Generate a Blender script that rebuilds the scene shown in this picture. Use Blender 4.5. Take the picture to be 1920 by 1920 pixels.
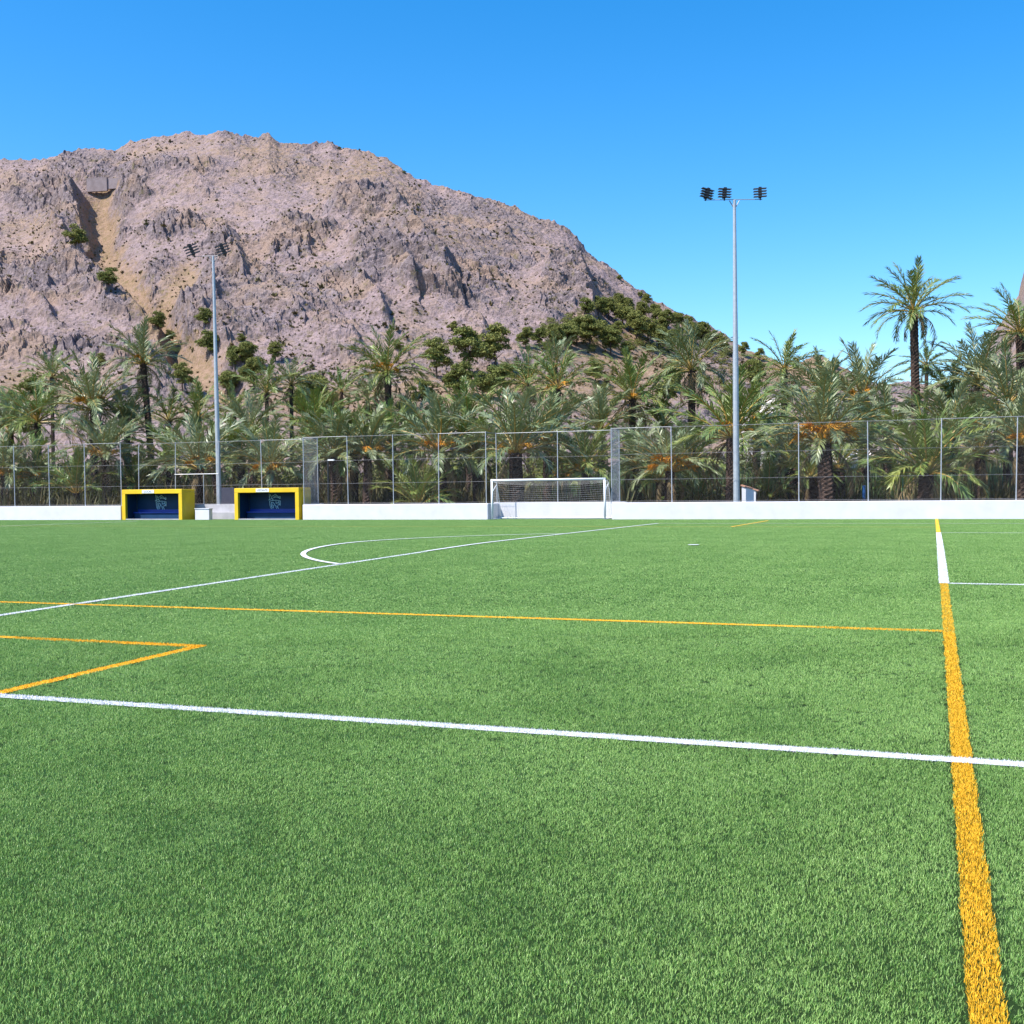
import bpy, bmesh, math, random
import numpy as np
from mathutils import Matrix, Vector

for o in list(bpy.data.objects):
    bpy.data.objects.remove(o)
SC = bpy.context.scene
COL = SC.collection
RNG = np.random.default_rng(7)
random.seed(7)
rad = math.radians

# ------------------------------------------------------------------ camera
F = 2137.6                                   # focal length in pixels of a 1920 wide frame
FW = Vector((-0.346552, 0.937810, -0.020341))
RT = Vector((0.938025, 0.346393, -0.011017))
UP = Vector((0.003286, 0.022898, 0.999732))
CP = Vector((-0.14554, -6.76807, 1.53917))
cd = bpy.data.cameras.new('camera')
cam = bpy.data.objects.new('camera', cd)
COL.objects.link(cam)
cd.sensor_width = 36.0
cd.lens = 36.0 * F / 1920.0
cd.clip_start = 0.05
cd.clip_end = 6000
m = Matrix.Identity(4)
for i in range(3):
    m[i][0] = RT[i]; m[i][1] = UP[i]; m[i][2] = -FW[i]; m[i][3] = CP[i]
cam.matrix_world = m
SC.camera = cam

# ------------------------------------------------------------------ world, sun, exposure
SUN_EL = rad(55)
SUN_H = Vector((-0.62, -0.78, 0)).normalized()          # horizontal direction towards the sun
w = bpy.data.worlds.new('World'); SC.world = w; w.use_nodes = True
nt = w.node_tree; nt.nodes.clear()
sky = nt.nodes.new('ShaderNodeTexSky'); sky.sky_type = 'NISHITA'; sky.sun_disc = False
sky.sun_elevation = SUN_EL
sky.sun_rotation = math.atan2(SUN_H.x, SUN_H.y)
sky.altitude = 0; sky.air_density = 1.0; sky.dust_density = 0.7; sky.ozone_density = 4.0
hs = nt.nodes.new('ShaderNodeHueSaturation'); hs.inputs['Saturation'].default_value = 1.40
hs.inputs['Hue'].default_value = 0.499
bg = nt.nodes.new('ShaderNodeBackground'); bg.inputs['Strength'].default_value = 0.15
wo = nt.nodes.new('ShaderNodeOutputWorld')
nt.links.new(sky.outputs[0], hs.inputs['Color']); nt.links.new(hs.outputs[0], bg.inputs[0]); nt.links.new(bg.outputs[0], wo.inputs[0])
sd = bpy.data.lights.new('sun', 'SUN'); sd.energy = 5.0; sd.angle = rad(0.53); sd.color = (1.0, 0.95, 0.86)
sun = bpy.data.objects.new('sun', sd); COL.objects.link(sun)
sv = Vector((SUN_H.x * math.cos(SUN_EL), SUN_H.y * math.cos(SUN_EL), math.sin(SUN_EL)))
sun.rotation_euler = sv.to_track_quat('Z', 'Y').to_euler()
sun.location = (-20, -20, 60)
SC.view_settings.view_transform = 'Standard'; SC.view_settings.look = 'None'
SC.view_settings.exposure = 0.72; SC.view_settings.gamma = 1.0; SC.view_settings.use_curve_mapping = False
SC.cycles.max_bounces = 4; SC.cycles.diffuse_bounces = 2; SC.cycles.glossy_bounces = 1; SC.cycles.transmission_bounces = 2; SC.cycles.transparent_max_bounces = 4
SC.cycles.caustics_reflective = SC.cycles.caustics_refractive = False
SC.render.resolution_x = SC.render.resolution_y = 1024

# ------------------------------------------------------------------ helpers: projection and ground
FH = Vector((FW.x, FW.y, 0)).normalized(); RH = Vector((FH.y, -FH.x, 0))
def ray(px, py):
    return FW + RT * ((px - 960) / F) - UP * ((py - 960) / F)
def at(px, py, Z):
    return CP + ray(px, py) * Z
def onY(px, py, Y):
    d = ray(px, py); return CP + d * ((Y - CP.y) / d.y)
def XY(px, Y, py=940):
    return onY(px, py, Y).x
CROWN = 0.00722
def gz(x, y):
    a = np.sqrt((np.asarray(y, float) - 20.16) ** 2 + 1.0)
    return CROWN * (20.16 - a)
ZB = -0.12                                   # ground level behind the wall

# ------------------------------------------------------------------ helpers: materials
def mat(name, col, rough=0.6, spec=0.4, metal=0.0, noise=None, bump=None, rand=None, transl=0.0, island=None):
    """noise=(scale, other colour, amount) bump=(scale, strength, distance) rand=(other colour) mixed per object"""
    M = bpy.data.materials.new(name); M.use_nodes = True
    t = M.node_tree; n = t.nodes; l = t.links
    b = n['Principled BSDF']; out = n['Material Output']
    b.inputs['Roughness'].default_value = rough; b.inputs['Specular IOR Level'].default_value = spec
    b.inputs['Metallic'].default_value = metal
    rgb = n.new('ShaderNodeRGB'); rgb.outputs[0].default_value = (*col, 1); cur = rgb.outputs[0]
    def mix(fac, a, bcol):
        x = n.new('ShaderNodeMix'); x.data_type = 'RGBA'; l.new(fac, x.inputs[0]); l.new(a, x.inputs[6])
        if isinstance(bcol, tuple): x.inputs[7].default_value = (*bcol, 1)
        else: l.new(bcol, x.inputs[7])
        return x.outputs[2]
    if rand:
        oi = n.new('ShaderNodeObjectInfo'); cur = mix(oi.outputs['Random'], cur, rand)
    if island:
        ge = n.new('ShaderNodeNewGeometry'); cur = mix(ge.outputs['Random Per Island'], cur, island)
    geo = n.new('ShaderNodeNewGeometry')
    if noise:
        tx = n.new('ShaderNodeTexNoise'); tx.inputs['Scale'].default_value = noise[0]; tx.inputs['Detail'].default_value = 6
        l.new(geo.outputs['Position'], tx.inputs['Vector'])
        mr = n.new('ShaderNodeMapRange'); mr.inputs[1].default_value = .35; mr.inputs[2].default_value = .68; mr.inputs[4].default_value = noise[2]
        l.new(tx.outputs[0], mr.inputs[0]); cur = mix(mr.outputs[0], cur, noise[1])
    l.new(cur, b.inputs['Base Color'])
    if bump:
        tb = n.new('ShaderNodeTexNoise'); tb.inputs['Scale'].default_value = bump[0]; tb.inputs['Detail'].default_value = 5
        l.new(geo.outputs['Position'], tb.inputs['Vector'])
        bp = n.new('ShaderNodeBump'); bp.inputs['Strength'].default_value = bump[1]; bp.inputs['Distance'].default_value = bump[2]
        l.new(tb.outputs[0], bp.inputs['Height']); l.new(bp.outputs[0], b.inputs['Normal'])
    if transl > 0:
        tr = n.new('ShaderNodeBsdfTranslucent'); l.new(cur, tr.inputs[0])
        ms = n.new('ShaderNodeMixShader'); ms.inputs[0].default_value = transl
        l.new(b.outputs[0], ms.inputs[1]); l.new(tr.outputs[0], ms.inputs[2]); l.new(ms.outputs[0], out.inputs['Surface'])
    return M
M_turf = mat('turf_blades', (0.055, 0.180, 0.018), .40, .42, rand=(0.104, 0.25, 0.036), island=(0.46, 0.66, 0.21), noise=(0.7, (0.12, 0.27, 0.052), .35), transl=.22)
M_base = mat('turf_backing', (0.016, 0.034, 0.010), .95, .05, noise=(9, (0.022, 0.042, 0.014), 1))
M_white_line = mat('white_turf_line', (0.62, 0.63, 0.66), .6, .3)
M_orange_line = mat('orange_turf_line', (0.84, 0.48, 0.03), .6, .3, island=(0.78, 0.41, 0.02))
M_wall = mat('white_wall_paint', (0.665, 0.655, 0.69), .75, .25, noise=(1.6, (0.585, 0.575, 0.60), .8), bump=(30, .12, .01))
M_concrete = mat('grey_concrete', (0.47, 0.46, 0.49), .85, .2, noise=(2, (0.36, 0.35, 0.38), 1), bump=(22, .2, .01))
M_oldc = mat('old_concrete', (0.30, 0.245, 0.25), .9, .1, noise=(.6, (0.23, 0.185, 0.185), 1), bump=(3, .4, .1))
M_yellow = mat('yellow_paint', (0.80, 0.53, 0.018), .45, .4, noise=(1.6, (0.70, 0.43, 0.015), .8))
M_blue = mat('dark_blue_paint', (0.010, 0.045, 0.12), .55, .3, noise=(2, (0.008, 0.033, 0.09), 1))
M_bench = mat('blue_bench', (0.010, 0.045, 0.33), .4, .4)
M_logo = mat('pale_blue_logo', (0.55, 0.78, 0.90), .6, .3)
M_sign = mat('white_sign', (0.78, 0.79, 0.80), .5, .3)
M_ink = mat('dark_lettering', (0.04, 0.05, 0.09), .6, .2)
M_steel = mat('galvanised_steel', (0.46, 0.48, 0.51), .45, .5, .35, noise=(5, (0.38, 0.40, 0.44), 1))
M_post = mat('fence_post_steel', (0.44, 0.45, 0.49), .5, .5, .25)
M_rail = mat('fence_rail_steel', (0.30, 0.31, 0.35), .5, .4, .3)
M_wire = mat('fence_wire', (0.22, 0.22, 0.24), .55, .4, .3)
M_goal = mat('white_goal_paint', (0.82, 0.83, 0.85), .35, .5)
M_net = mat('white_net_cord', (0.66, 0.64, 0.63), .8, .2)
M_black = mat('black_lamp', (0.018, 0.019, 0.022), .5, .4)
M_fin = mat('lamp_reflector', (0.06, 0.062, 0.075), .45, .5, .3)
M_trunk = mat('palm_trunk', (0.045, 0.028, 0.024), .9, .15, noise=(6, (0.095, 0.062, 0.048), 1), rand=(0.06, 0.04, 0.033))
M_frond = mat('palm_leaflets', (0.112, 0.180, 0.034), .42, .45, rand=(0.235, 0.26, 0.055), noise=(0.5, (0.135, 0.205, 0.070), .8), transl=.16)
M_frond2 = mat('palm_leaflets_blue', (0.135, 0.190, 0.092), .40, .5, rand=(0.245, 0.28, 0.17), noise=(0.5, (0.185, 0.22, 0.075), .8), transl=.16)
M_dead = mat('dry_palm_leaflets', (0.24, 0.175, 0.09), .75, .2, rand=(0.17, 0.115, 0.06), transl=.12)
M_rachis = mat('palm_stalk', (0.42, 0.25, 0.06), .5, .4, rand=(0.27, 0.24, 0.075))
M_fruit = mat('orange_date_stalks', (0.58, 0.23, 0.02), .6, .3, island=(0.70, 0.36, 0.045))
M_pine = mat('pine_needles', (0.205, 0.22, 0.055), .7, .25, rand=(0.26, 0.25, 0.065), island=(0.11, 0.135, 0.035), transl=.12)
M_thicket = mat('thicket_leaves', (0.085, 0.10, 0.028), .7, .25, island=(0.16, 0.17, 0.045), transl=.12)
M_bark = mat('pine_bark', (0.085, 0.062, 0.048), .9, .1)
M_scrub = mat('dry_scrub', (0.15, 0.11, 0.055), .9, .1, island=(0.075, 0.075, 0.032))
M_under = mat('undergrowth', (0.055, 0.065, 0.025), .7, .2, island=(0.14, 0.11, 0.05), transl=.15)
M_green = mat('green_reeds', (0.115, 0.20, 0.072), .6, .3, island=(0.17, 0.245, 0.11), transl=.2)
M_soil = mat('grove_soil', (0.20, 0.145, 0.09), .95, .1, noise=(0.5, (0.13, 0.11, 0.06), 1), bump=(4, .5, .1))
M_gpost = mat('green_metal', (0.012, 0.045, 0.030), .5, .4)
M_house = mat('cream_plaster', (0.66, 0.58, 0.55), .85, .2, noise=(.8, (0.58, 0.50, 0.48), 1))
M_tile = mat('terracotta', (0.50, 0.27, 0.18), .8, .2, noise=(6, (0.40, 0.20, 0.13), 1))
M_brown = mat('brown_shade', (0.13, 0.085, 0.075), .7, .2)  # brown tone painted as shade on the side of the hut
M_bluep = mat('blue_plastic', (0.02, 0.13, 0.42), .4, .4)

# ------------------------------------------------------------------ helpers: objects
def link(o, parent=None):
    COL.objects.link(o)
    if parent: o.parent = parent
    return o
def tag(o, label=None, cat=None, group=None, kind=None):
    if label: o['label'] = label
    if cat: o['category'] = cat
    if group: o['group'] = group
    if kind: o['kind'] = kind
    return o
def empty(name, loc, rz=0.0, **k):
    o = bpy.data.objects.new(name, None); o.location = loc; o.rotation_euler = (0, 0, rz); o.empty_display_size = .2
    link(o); return tag(o, **k)
class MB:
    def __init__(s): s.v = []; s.f = []; s.mi = []; s.m = 0
    def add(s, vs, fs):
        b = len(s.v); s.v += [tuple(x) for x in vs]; s.f += [tuple(b + i for i in q) for q in fs]; s.mi += [s.m] * len(fs)
    def box(s, x0, x1, y0, y1, z0, z1):
        s.add([(x0,y0,z0),(x1,y0,z0),(x1,y1,z0),(x0,y1,z0),(x0,y0,z1),(x1,y0,z1),(x1,y1,z1),(x0,y1,z1)],
              [(0,3,2,1),(4,5,6,7),(0,1,5,4),(1,2,6,5),(2,3,7,6),(3,0,4,7)]); return s
    def tube(s, pts, r, n=6, cap=True):
        pts = [Vector(p) for p in pts]; k = len(pts)
        rs = r if isinstance(r, (list, tuple)) else [r] * k
        vs = []; prev = None
        for i, p in enumerate(pts):
            d = (pts[min(i+1,k-1)] - pts[max(i-1,0)]).normalized()
            a = Vector((0,0,1)) if abs(d.z) < .9 else Vector((1,0,0))
            if prev is None: u = d.cross(a).normalized()
            else: u = (prev - d * prev.dot(d)).normalized()
            prev = u; v = d.cross(u)
            for j in range(n):
                t = 2 * math.pi * j / n
                vs.append(p + (u * math.cos(t) + v * math.sin(t)) * rs[i])
        fs = [(i*n+j, i*n+(j+1)%n, (i+1)*n+(j+1)%n, (i+1)*n+j) for i in range(k-1) for j in range(n)]
        if cap: fs += [tuple(range(n-1,-1,-1)), tuple((k-1)*n+j for j in range(n))]
        s.add(vs, fs); return s
    def mesh(s, name, mats, smooth=False):
        me = bpy.data.meshes.new(name); me.from_pydata(s.v, [], s.f)
        for mm in (mats if isinstance(mats, (list, tuple)) else [mats]): me.materials.append(mm)
        if any(s.mi): me.polygons.foreach_set('material_index', s.mi)
        if smooth: me.polygons.foreach_set('use_smooth', [True] * len(me.polygons))
        me.update(); return me
    def build(s, name, mats, parent=None, loc=None, smooth=False):
        o = bpy.data.objects.new(name, s.mesh(name, mats, smooth))
        if loc: o.location = loc
        return link(o, parent)
def np_mesh(name, V, T, mats, mi=None, smooth=False):
    V = np.asarray(V, np.float32); T = np.asarray(T, np.int32); k = T.shape[1]
    me = bpy.data.meshes.new(name)
    me.vertices.add(len(V)); me.vertices.foreach_set('co', V.ravel())
    me.loops.add(T.size); me.loops.foreach_set('vertex_index', T.ravel())
    me.polygons.add(len(T)); me.polygons.foreach_set('loop_start', np.arange(len(T), dtype=np.int32) * k)
    for mm in (mats if isinstance(mats, (list, tuple)) else [mats]): me.materials.append(mm)
    if mi is not None: me.polygons.foreach_set('material_index', np.asarray(mi, np.int32))
    me.polygons.foreach_set('use_smooth', np.full(len(T), smooth))
    me.update(calc_edges=True); me.validate(); return me
def bevel(o, wd=.02, seg=2):
    b = o.modifiers.new('bevel', 'BEVEL'); b.width = wd; b.segments = seg; b.limit_method = 'ANGLE'; return o

# gradient noise, vectorised
_tab = RNG.permutation(512).astype(np.int64); _tab = np.concatenate([_tab, _tab, _tab])
_g = RNG.normal(size=(512, 3)); _g /= np.linalg.norm(_g, axis=1)[:, None]; _g = _g.astype(np.float32)
def pn(P):
    P = np.asarray(P, np.float32)
    I = np.floor(P).astype(np.int64); Fr = P - I; I &= 511
    U = Fr * Fr * Fr * (Fr * (Fr * 6 - 15) + 10); r = 0
    for dx in (0, 1):
        hx = _tab[I[:, 0] + dx]; wx = U[:, 0] if dx else 1 - U[:, 0]
        for dy in (0, 1):
            hy = _tab[hx + ((I[:, 1] + dy) & 511)]; wy = wx * (U[:, 1] if dy else 1 - U[:, 1])
            for dz in (0, 1):
                h = _tab[hy + ((I[:, 2] + dz) & 511)]; wz = wy * (U[:, 2] if dz else 1 - U[:, 2])
                g = _g[h]; r = r + wz * (g[:, 0] * (Fr[:, 0] - dx) + g[:, 1] * (Fr[:, 1] - dy) + g[:, 2] * (Fr[:, 2] - dz))
    return r * 1.6
def fbm(P, octv, gain=.5):
    s = 0; a = 1; t = 0
    for i in range(octv): s = s + a * pn(P * 2.03 ** i + 17.3 * i); t += a; a *= gain
    return s / t
def ridged(P, octv, gain=.55):
    s = 0; a = 1; t = 0
    for i in range(octv): s = s + a * (1 - 2 * np.abs(pn(P * 2.03 ** i + 31.7 * i))); t += a; a *= gain
    return s / t

# ================================================================== GROUND AND PITCH
g = MB(); n = 60
ring = [(0, 0, ZB - .3)] + [(2600 * math.cos(2*math.pi*i/n), 2600 * math.sin(2*math.pi*i/n), ZB - .3) for i in range(n)]
g.add(ring, [(0, i + 1, (i + 1) % n + 1) for i in range(n)])
tag(g.build('ground', M_soil), kind='structure')
g = MB(); g.add([(-110, 48.9, ZB), (60, 48.9, ZB), (90, 130, ZB), (-150, 130, ZB)], [(0, 1, 2, 3)])
tag(g.build('grove_ground', M_soil), kind='structure')

YW = 48.70                                    # front face of the wall
xs = np.linspace(-80, 40, 61); ys = np.concatenate([np.linspace(-40, 15, 23), np.linspace(16, 24, 9), np.linspace(25, 51.2, 27)])
GX, GY = np.meshgrid(xs, ys); V = np.stack([GX.ravel(), GY.ravel(), gz(GX, GY).ravel()], 1)
nx, ny = len(xs), len(ys); ii = (np.arange(ny - 1)[:, None] * nx + np.arange(nx - 1)[None]).ravel()
pitch = link(bpy.data.objects.new('pitch', np_mesh('pitch', V, np.stack([ii, ii + 1, ii + nx + 1, ii + nx], 1), M_base, smooth=True)))
tag(pitch, kind='structure')

# ---- markings: (name, colour, kind, geometry, label)
LW = 0.12; NEAR = 26.0
MARKS = [('white_line', 0, 'X', 0, 11.0, 29.38, .14, 'white stretch of the long line at right'),
         ('orange_line', 1, 'X', 0, -25, 11.0, .106, 'thick orange line running from the bottom edge at right'),
         ('orange_line', 1, 'X', 0, 29.38, 48.6, .12, 'far orange end of the long line at right'),
         ('white_line', 0, 'Y', 0, -11, 22, .115, 'white line across the foreground'),
         ('white_line', 0, 'X', -11, .06, 40.26, .115, 'white penalty area line running away from left'),
         ('white_line', 0, 'Y', 40.32, -11.06, 16, .12, 'faint white line along the far side'),
         ('white_line', 0, 'Y', 11.0, .075, 5.5, .10, 'nearer short white line at the right edge'),
         ('white_line', 0, 'Y', 29.32, .075, 5.5, .10, 'farther short white line at the right edge'),
         ('orange_line', 1, 'Y', 5.55, -60, -.06, .10, 'thin orange line across the middle of the pitch'),
         ('orange_line', 1, 'Y', 35.2, -60, -.06, .075, 'faint far orange line'),
         ('orange_line', 1, 'X', -6.92, .06, 2.70, .11, 'orange line of the corner at lower left, running away'),
         ('orange_line', 1, 'Y', 2.65, -24, -6.965, .10, 'orange line of the corner at lower left, running left'),
         ('orange_line', 1, 'X', -7.1, 35.3, 45.3, .09, 'short faint orange line near the far wall'),
         ('white_line', 0, 'X', -41, -10, 44.6, .12, 'faint white line at the far left'),
         ('white_line', 0, 'X', 5.5, .06, 40.26, .12, None),
         ('white_line', 0, 'Y', 48.45, -22.4, -15.3, .06, 'white line between the goal posts')]
def depth(x, y): return (x - CP.x) * FH.x + (y - CP.y) * FH.y
def lat(x, y): return (x - CP.x) * RH.x + (y - CP.y) * RH.y
def blade_mesh(x, y, hgt, wid, lean, az, z0):
    """blades as 2-segment strips, 3 triangles each, given as arrays"""
    n = len(x); face = RNG.uniform(0, 2 * np.pi, n)
    wx, wy = np.cos(face) * wid / 2, np.sin(face) * wid / 2
    lx, ly = np.cos(az) * lean, np.sin(az) * lean
    V = np.empty((n, 5, 3))
    V[:, 0] = np.stack([x - wx, y - wy, z0], 1); V[:, 1] = np.stack([x + wx, y + wy, z0], 1)
    mx, my, mz = x + lx * .35, y + ly * .35, z0 + hgt * .6
    V[:, 2] = np.stack([mx - wx * .8, my - wy * .8, mz], 1); V[:, 3] = np.stack([mx + wx * .8, my + wy * .8, mz], 1)
    V[:, 4] = np.stack([x + lx, y + ly, z0 + hgt], 1)
    b = np.arange(n)[:, None] * 5
    T = np.concatenate([b + np.array([[0, 1, 3]]), b + np.array([[0, 3, 2]]), b + np.array([[2, 3, 4]])], 0)
    return V.reshape(-1, 3), T
def inline(x, y, grow=0.0):
    k = np.zeros(len(x), bool)
    for nm, c, ax, v, a, b, wd, lb in MARKS:
        if ax == 'X': k |= (np.abs(x - v) < wd / 2 + grow) & (y > a - grow) & (y < b + grow)
        else: k |= (np.abs(y - v) < wd / 2 + grow) & (x > a - grow) & (x < b + grow)
    return k
for nm, c, ax, v, a, b, wd, lb in MARKS:
    n = max(int((b - a) / .25), 1); s = np.linspace(a, b, n + 1)
    mid = .5 * (s[1:] + s[:-1]); X, Y = (np.full(n, v), mid) if ax == 'X' else (mid, np.full(n, v))
    dd = depth(X, Y); ll = np.abs(lat(X, Y)); near = (dd > 1.0) & (dd < NEAR) & (ll < .46 * dd + 2.2)
    Vs = []; Ts = []; nb = 0
    def add(Vn, Tn):
        global nb
        Vs.append(Vn); Ts.append(Tn + nb); nb += len(Vn)
    # low ribbon under the blades near the camera, tuft-high ribbon beyond
    for lo, sel in ((.0225, ~near), (.006, near & (dd < 12)), (.0135, near & (dd >= 12))):
        k = np.where(sel)[0]
        if len(k) == 0 or (lo < .02 and nm == 'orange_line' and ax == 'X' and v == 0): continue
        q = []
        for e, sd in ((s[k], -1), (s[k], 1), (s[k + 1], 1), (s[k + 1], -1)):
            px_, py_ = (v + sd * wd / 2 + 0 * e, e) if ax == 'X' else (e, v - sd * wd / 2 + 0 * e)
            q.append(np.stack([px_, py_, gz(px_, py_) + lo], 1))
        Vn = np.stack(q, 1).reshape(-1, 3); o4 = np.arange(len(k))[:, None] * 4
        add(Vn, np.concatenate([o4 + np.array([[0, 1, 2]]), o4 + np.array([[0, 2, 3]])], 0))
    for i in np.where(near)[0]:
        nbld = int((s[1] - s[0]) * wd * (34000 if dd[i] < 8 else (18000 if dd[i] < 13 else 8000)))
        t1 = RNG.uniform(s[i], s[i + 1], nbld); t2 = v + RNG.uniform(-wd / 2, wd / 2, nbld) + .003 * np.sin(t1 * 9) + RNG.normal(0, .003, nbld)
        bx, by = (t2, t1) if ax == 'X' else (t1, t2)
        if c == 1:
            kk = (np.abs(by) > .065) & (np.abs(bx + 11) > .065); bx, by = bx[kk], by[kk]; nbld = len(bx)
        if nbld == 0: continue
        add(*blade_mesh(bx, by, RNG.uniform(.009, .020, nbld) + (.005 if dd[i] > 11 else 0), np.full(nbld, .0026 if dd[i] < 8 else (.005 if dd[i] < 13 else .010)), RNG.uniform(.001, .011, nbld), RNG.uniform(0, 6.28, nbld), gz(bx, by)))
    o = link(bpy.data.objects.new(nm, np_mesh(nm, np.concatenate(Vs), np.concatenate(Ts), [M_white_line, M_orange_line][c])), pitch)
    if lb: o['label'] = lb
def arc_mark(name, cx, cy, r0, r1, a0, a1, n, label):
    V = []; 
    for i in range(n + 1):
        t = a0 + (a1 - a0) * i / n
        for r in (r0, r1):
            x, y = cx + r * math.cos(t), cy + r * math.sin(t); V.append((x, y, float(gz(x, y)) + .0262))
    T = [(2*i, 2*i+1, 2*i+3, 2*i+2) for i in range(n)]
    o = link(bpy.data.objects.new(name, np_mesh(name, V, np.array(T), M_white_line)), pitch); o['label'] = label
ta = math.acos(5.5 / 9.15)
arc_mark('white_arc', -5.5, 20.16, 9.08, 9.20, math.pi - ta, math.pi + ta, 64, 'curved white arc outside the penalty area')
arc_mark('white_spot', -5.5, 20.16, 0.001, .14, 0, 2 * math.pi, 20, 'white penalty spot')
arc_mark('white_spot', -33.7, 27.1, 0.001, .14, 0, 2 * math.pi, 20, 'white spot at the left edge')

# ---- turf blades (instanced tufts; nobody could count them)
tufts = bpy.data.collections.new('turf_tufts')
NCL = 8; NTL = 4
for i in range(NCL):                                       # small clumps for the foreground
    n = 28; r = .032 * np.sqrt(RNG.uniform(0, 1, n)); t = RNG.uniform(0, 6.28, n)
    Vb, Tb = blade_mesh(r * np.cos(t), r * np.sin(t), RNG.uniform(.007, .0165, n), RNG.uniform(.0014, .0025, n), RNG.uniform(.001, .010, n), RNG.uniform(0, 6.28, n), np.zeros(n))
    o = bpy.data.objects.new('tuft_a%d' % i, np_mesh('tuft', Vb, Tb, M_turf)); tufts.objects.link(o)
for i in range(NTL):                                       # half metre tiles farther out
    n = 1900; rr_ = .36 * np.sqrt(RNG.uniform(0, 1, n)); tt_ = RNG.uniform(0, 6.28, n); x = rr_ * np.cos(tt_); y = rr_ * np.sin(tt_)
    Vb, Tb = blade_mesh(x, y, RNG.uniform(.010, .0205, n), RNG.uniform(.004, .007, n), RNG.uniform(.001, .014, n), RNG.uniform(0, 6.28, n), np.zeros(n))
    o = bpy.data.objects.new('tuft_b%d' % i, np_mesh('tile', Vb, Tb, M_turf)); tufts.objects.link(o)
def wedge(n_per_m2, d0, d1, marg):
    A = (d1 - d0) * 2 * (.46 * d1 + marg); n = int(A * n_per_m2)
    d = RNG.uniform(d0, d1, n); l = RNG.uniform(-1, 1, n) * (.46 * d1 + marg)
    k = np.abs(l) < .46 * d + marg; d, l = d[k], l[k]
    return CP.x + d * FH.x + l * RH.x, CP.y + d * FH.y + l * RH.y, d
def wedge_grid(step, d0, d1, marg):
    w_ = .46 * d1 + marg; d, l = np.meshgrid(np.arange(d0, d1, step), np.arange(-w_, w_, step)); d = d.ravel(); l = l.ravel()
    k = np.abs(l) < .46 * d + marg; d, l = d[k], l[k]; n = len(d)
    d = d + RNG.uniform(-.6, .6, n) * step; l = l + RNG.uniform(-.6, .6, n) * step
    return CP.x + d * FH.x + l * RH.x, CP.y + d * FH.y + l * RH.y, d
px_, py_, dd = wedge_grid(.0285, 1.3, 15.0, 2.0)
k = (RNG.uniform(0, 1, len(dd)) < np.clip((15.0 - dd) / 3.0, 0, 1)) & (RNG.uniform(0, 1, len(dd)) < 1 - .42 * np.clip((dd - 5.5) / 4, 0, 1)) & ~inline(px_, py_, .014)
nx_, ny_ = px_[k], py_[k]
P3 = np.stack([nx_, ny_, 0 * nx_], 1)
flow = 2.5 * fbm(P3 * .55, 3) + 1.2 * pn(P3 * 2.3 + 5)              # brushed direction of the pile
lean = .10 + .30 * np.clip(pn(P3 * .8 + 40) + .3 * pn(P3 * 3.7), -1, 1)
rot_n = np.stack([np.zeros(len(nx_)), np.clip(lean, -.2, .6) * .6, flow * 2 + RNG.normal(0, .5, len(nx_))], 1)
scl_n = (RNG.uniform(.8, 1.2, len(nx_)) * (1 + .3 * np.clip((depth(nx_, ny_) - 5.5) / 4, 0, 1)))
idx_n = RNG.integers(0, NCL, len(nx_))
tx_, ty_ = np.meshgrid(np.arange(-66, 30, .5), np.arange(-8, 51.3, .5)); tx_ = tx_.ravel() + .25; ty_ = ty_.ravel() + .25
td = depth(tx_, ty_); k = (td > 11.6) & (np.abs(lat(tx_, ty_)) < .47 * td + 6) & ((ty_ < YW - .27) | ((tx_ > -21.9) & (tx_ < -15.6)) | ((tx_ > -40.9) & (tx_ < -37.6)))
k &= ~((ty_ > 50.1))
tx_, ty_ = tx_[k] + RNG.uniform(-.06, .06, k.sum()), ty_[k] + RNG.uniform(-.06, .06, k.sum())
rot_t = np.stack([np.zeros(len(tx_)), np.zeros(len(tx_)), RNG.uniform(0, 6.28, len(tx_))], 1)
PX = np.concatenate([nx_, tx_]); PY = np.concatenate([ny_, ty_])
me = bpy.data.meshes.new('turf_grass'); me.vertices.add(len(PX))
me.vertices.foreach_set('co', np.stack([PX, PY, gz(PX, PY)], 1).astype(np.float32).ravel())
def attr(name, typ, data, key):
    a_ = me.attributes.new(name, typ, 'POINT'); a_.data.foreach_set(key, data.ravel())
attr('rot', 'FLOAT_VECTOR', np.concatenate([rot_n, rot_t]).astype(np.float32), 'vector')
attr('scl', 'FLOAT', np.concatenate([scl_n, np.ones(len(tx_))]).astype(np.float32), 'value')
attr('idx', 'INT', np.concatenate([idx_n, NCL + RNG.integers(0, NTL, len(tx_))]).astype(np.int32), 'value')
turf = link(bpy.data.objects.new('turf_grass', me)); me.materials.append(M_turf)
tag(turf, 'short green artificial grass blades covering the football pitch', 'grass', kind='stuff')
ng = bpy.data.node_groups.new('turf_scatter', 'GeometryNodeTree')
ng.interface.new_socket('Geometry', in_out='INPUT', socket_type='NodeSocketGeometry')
ng.interface.new_socket('Geometry', in_out='OUTPUT', socket_type='NodeSocketGeometry')
N = ng.nodes; Lk = ng.links
gi = N.new('NodeGroupInput'); go = N.new('NodeGroupOutput'); ip = N.new('GeometryNodeInstanceOnPoints')
ci = N.new('GeometryNodeCollectionInfo'); ci.inputs['Collection'].default_value = tufts
ci.inputs['Separate Children'].default_value = True; ci.inputs['Reset Children'].default_value = True
def na(name, typ):
    q = N.new('GeometryNodeInputNamedAttribute'); q.data_type = typ; q.inputs['Name'].default_value = name; return q.outputs['Attribute']
Lk.new(gi.outputs[0], ip.inputs['Points']); Lk.new(ci.outputs[0], ip.inputs['Instance']); ip.inputs['Pick Instance'].default_value = True
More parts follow.
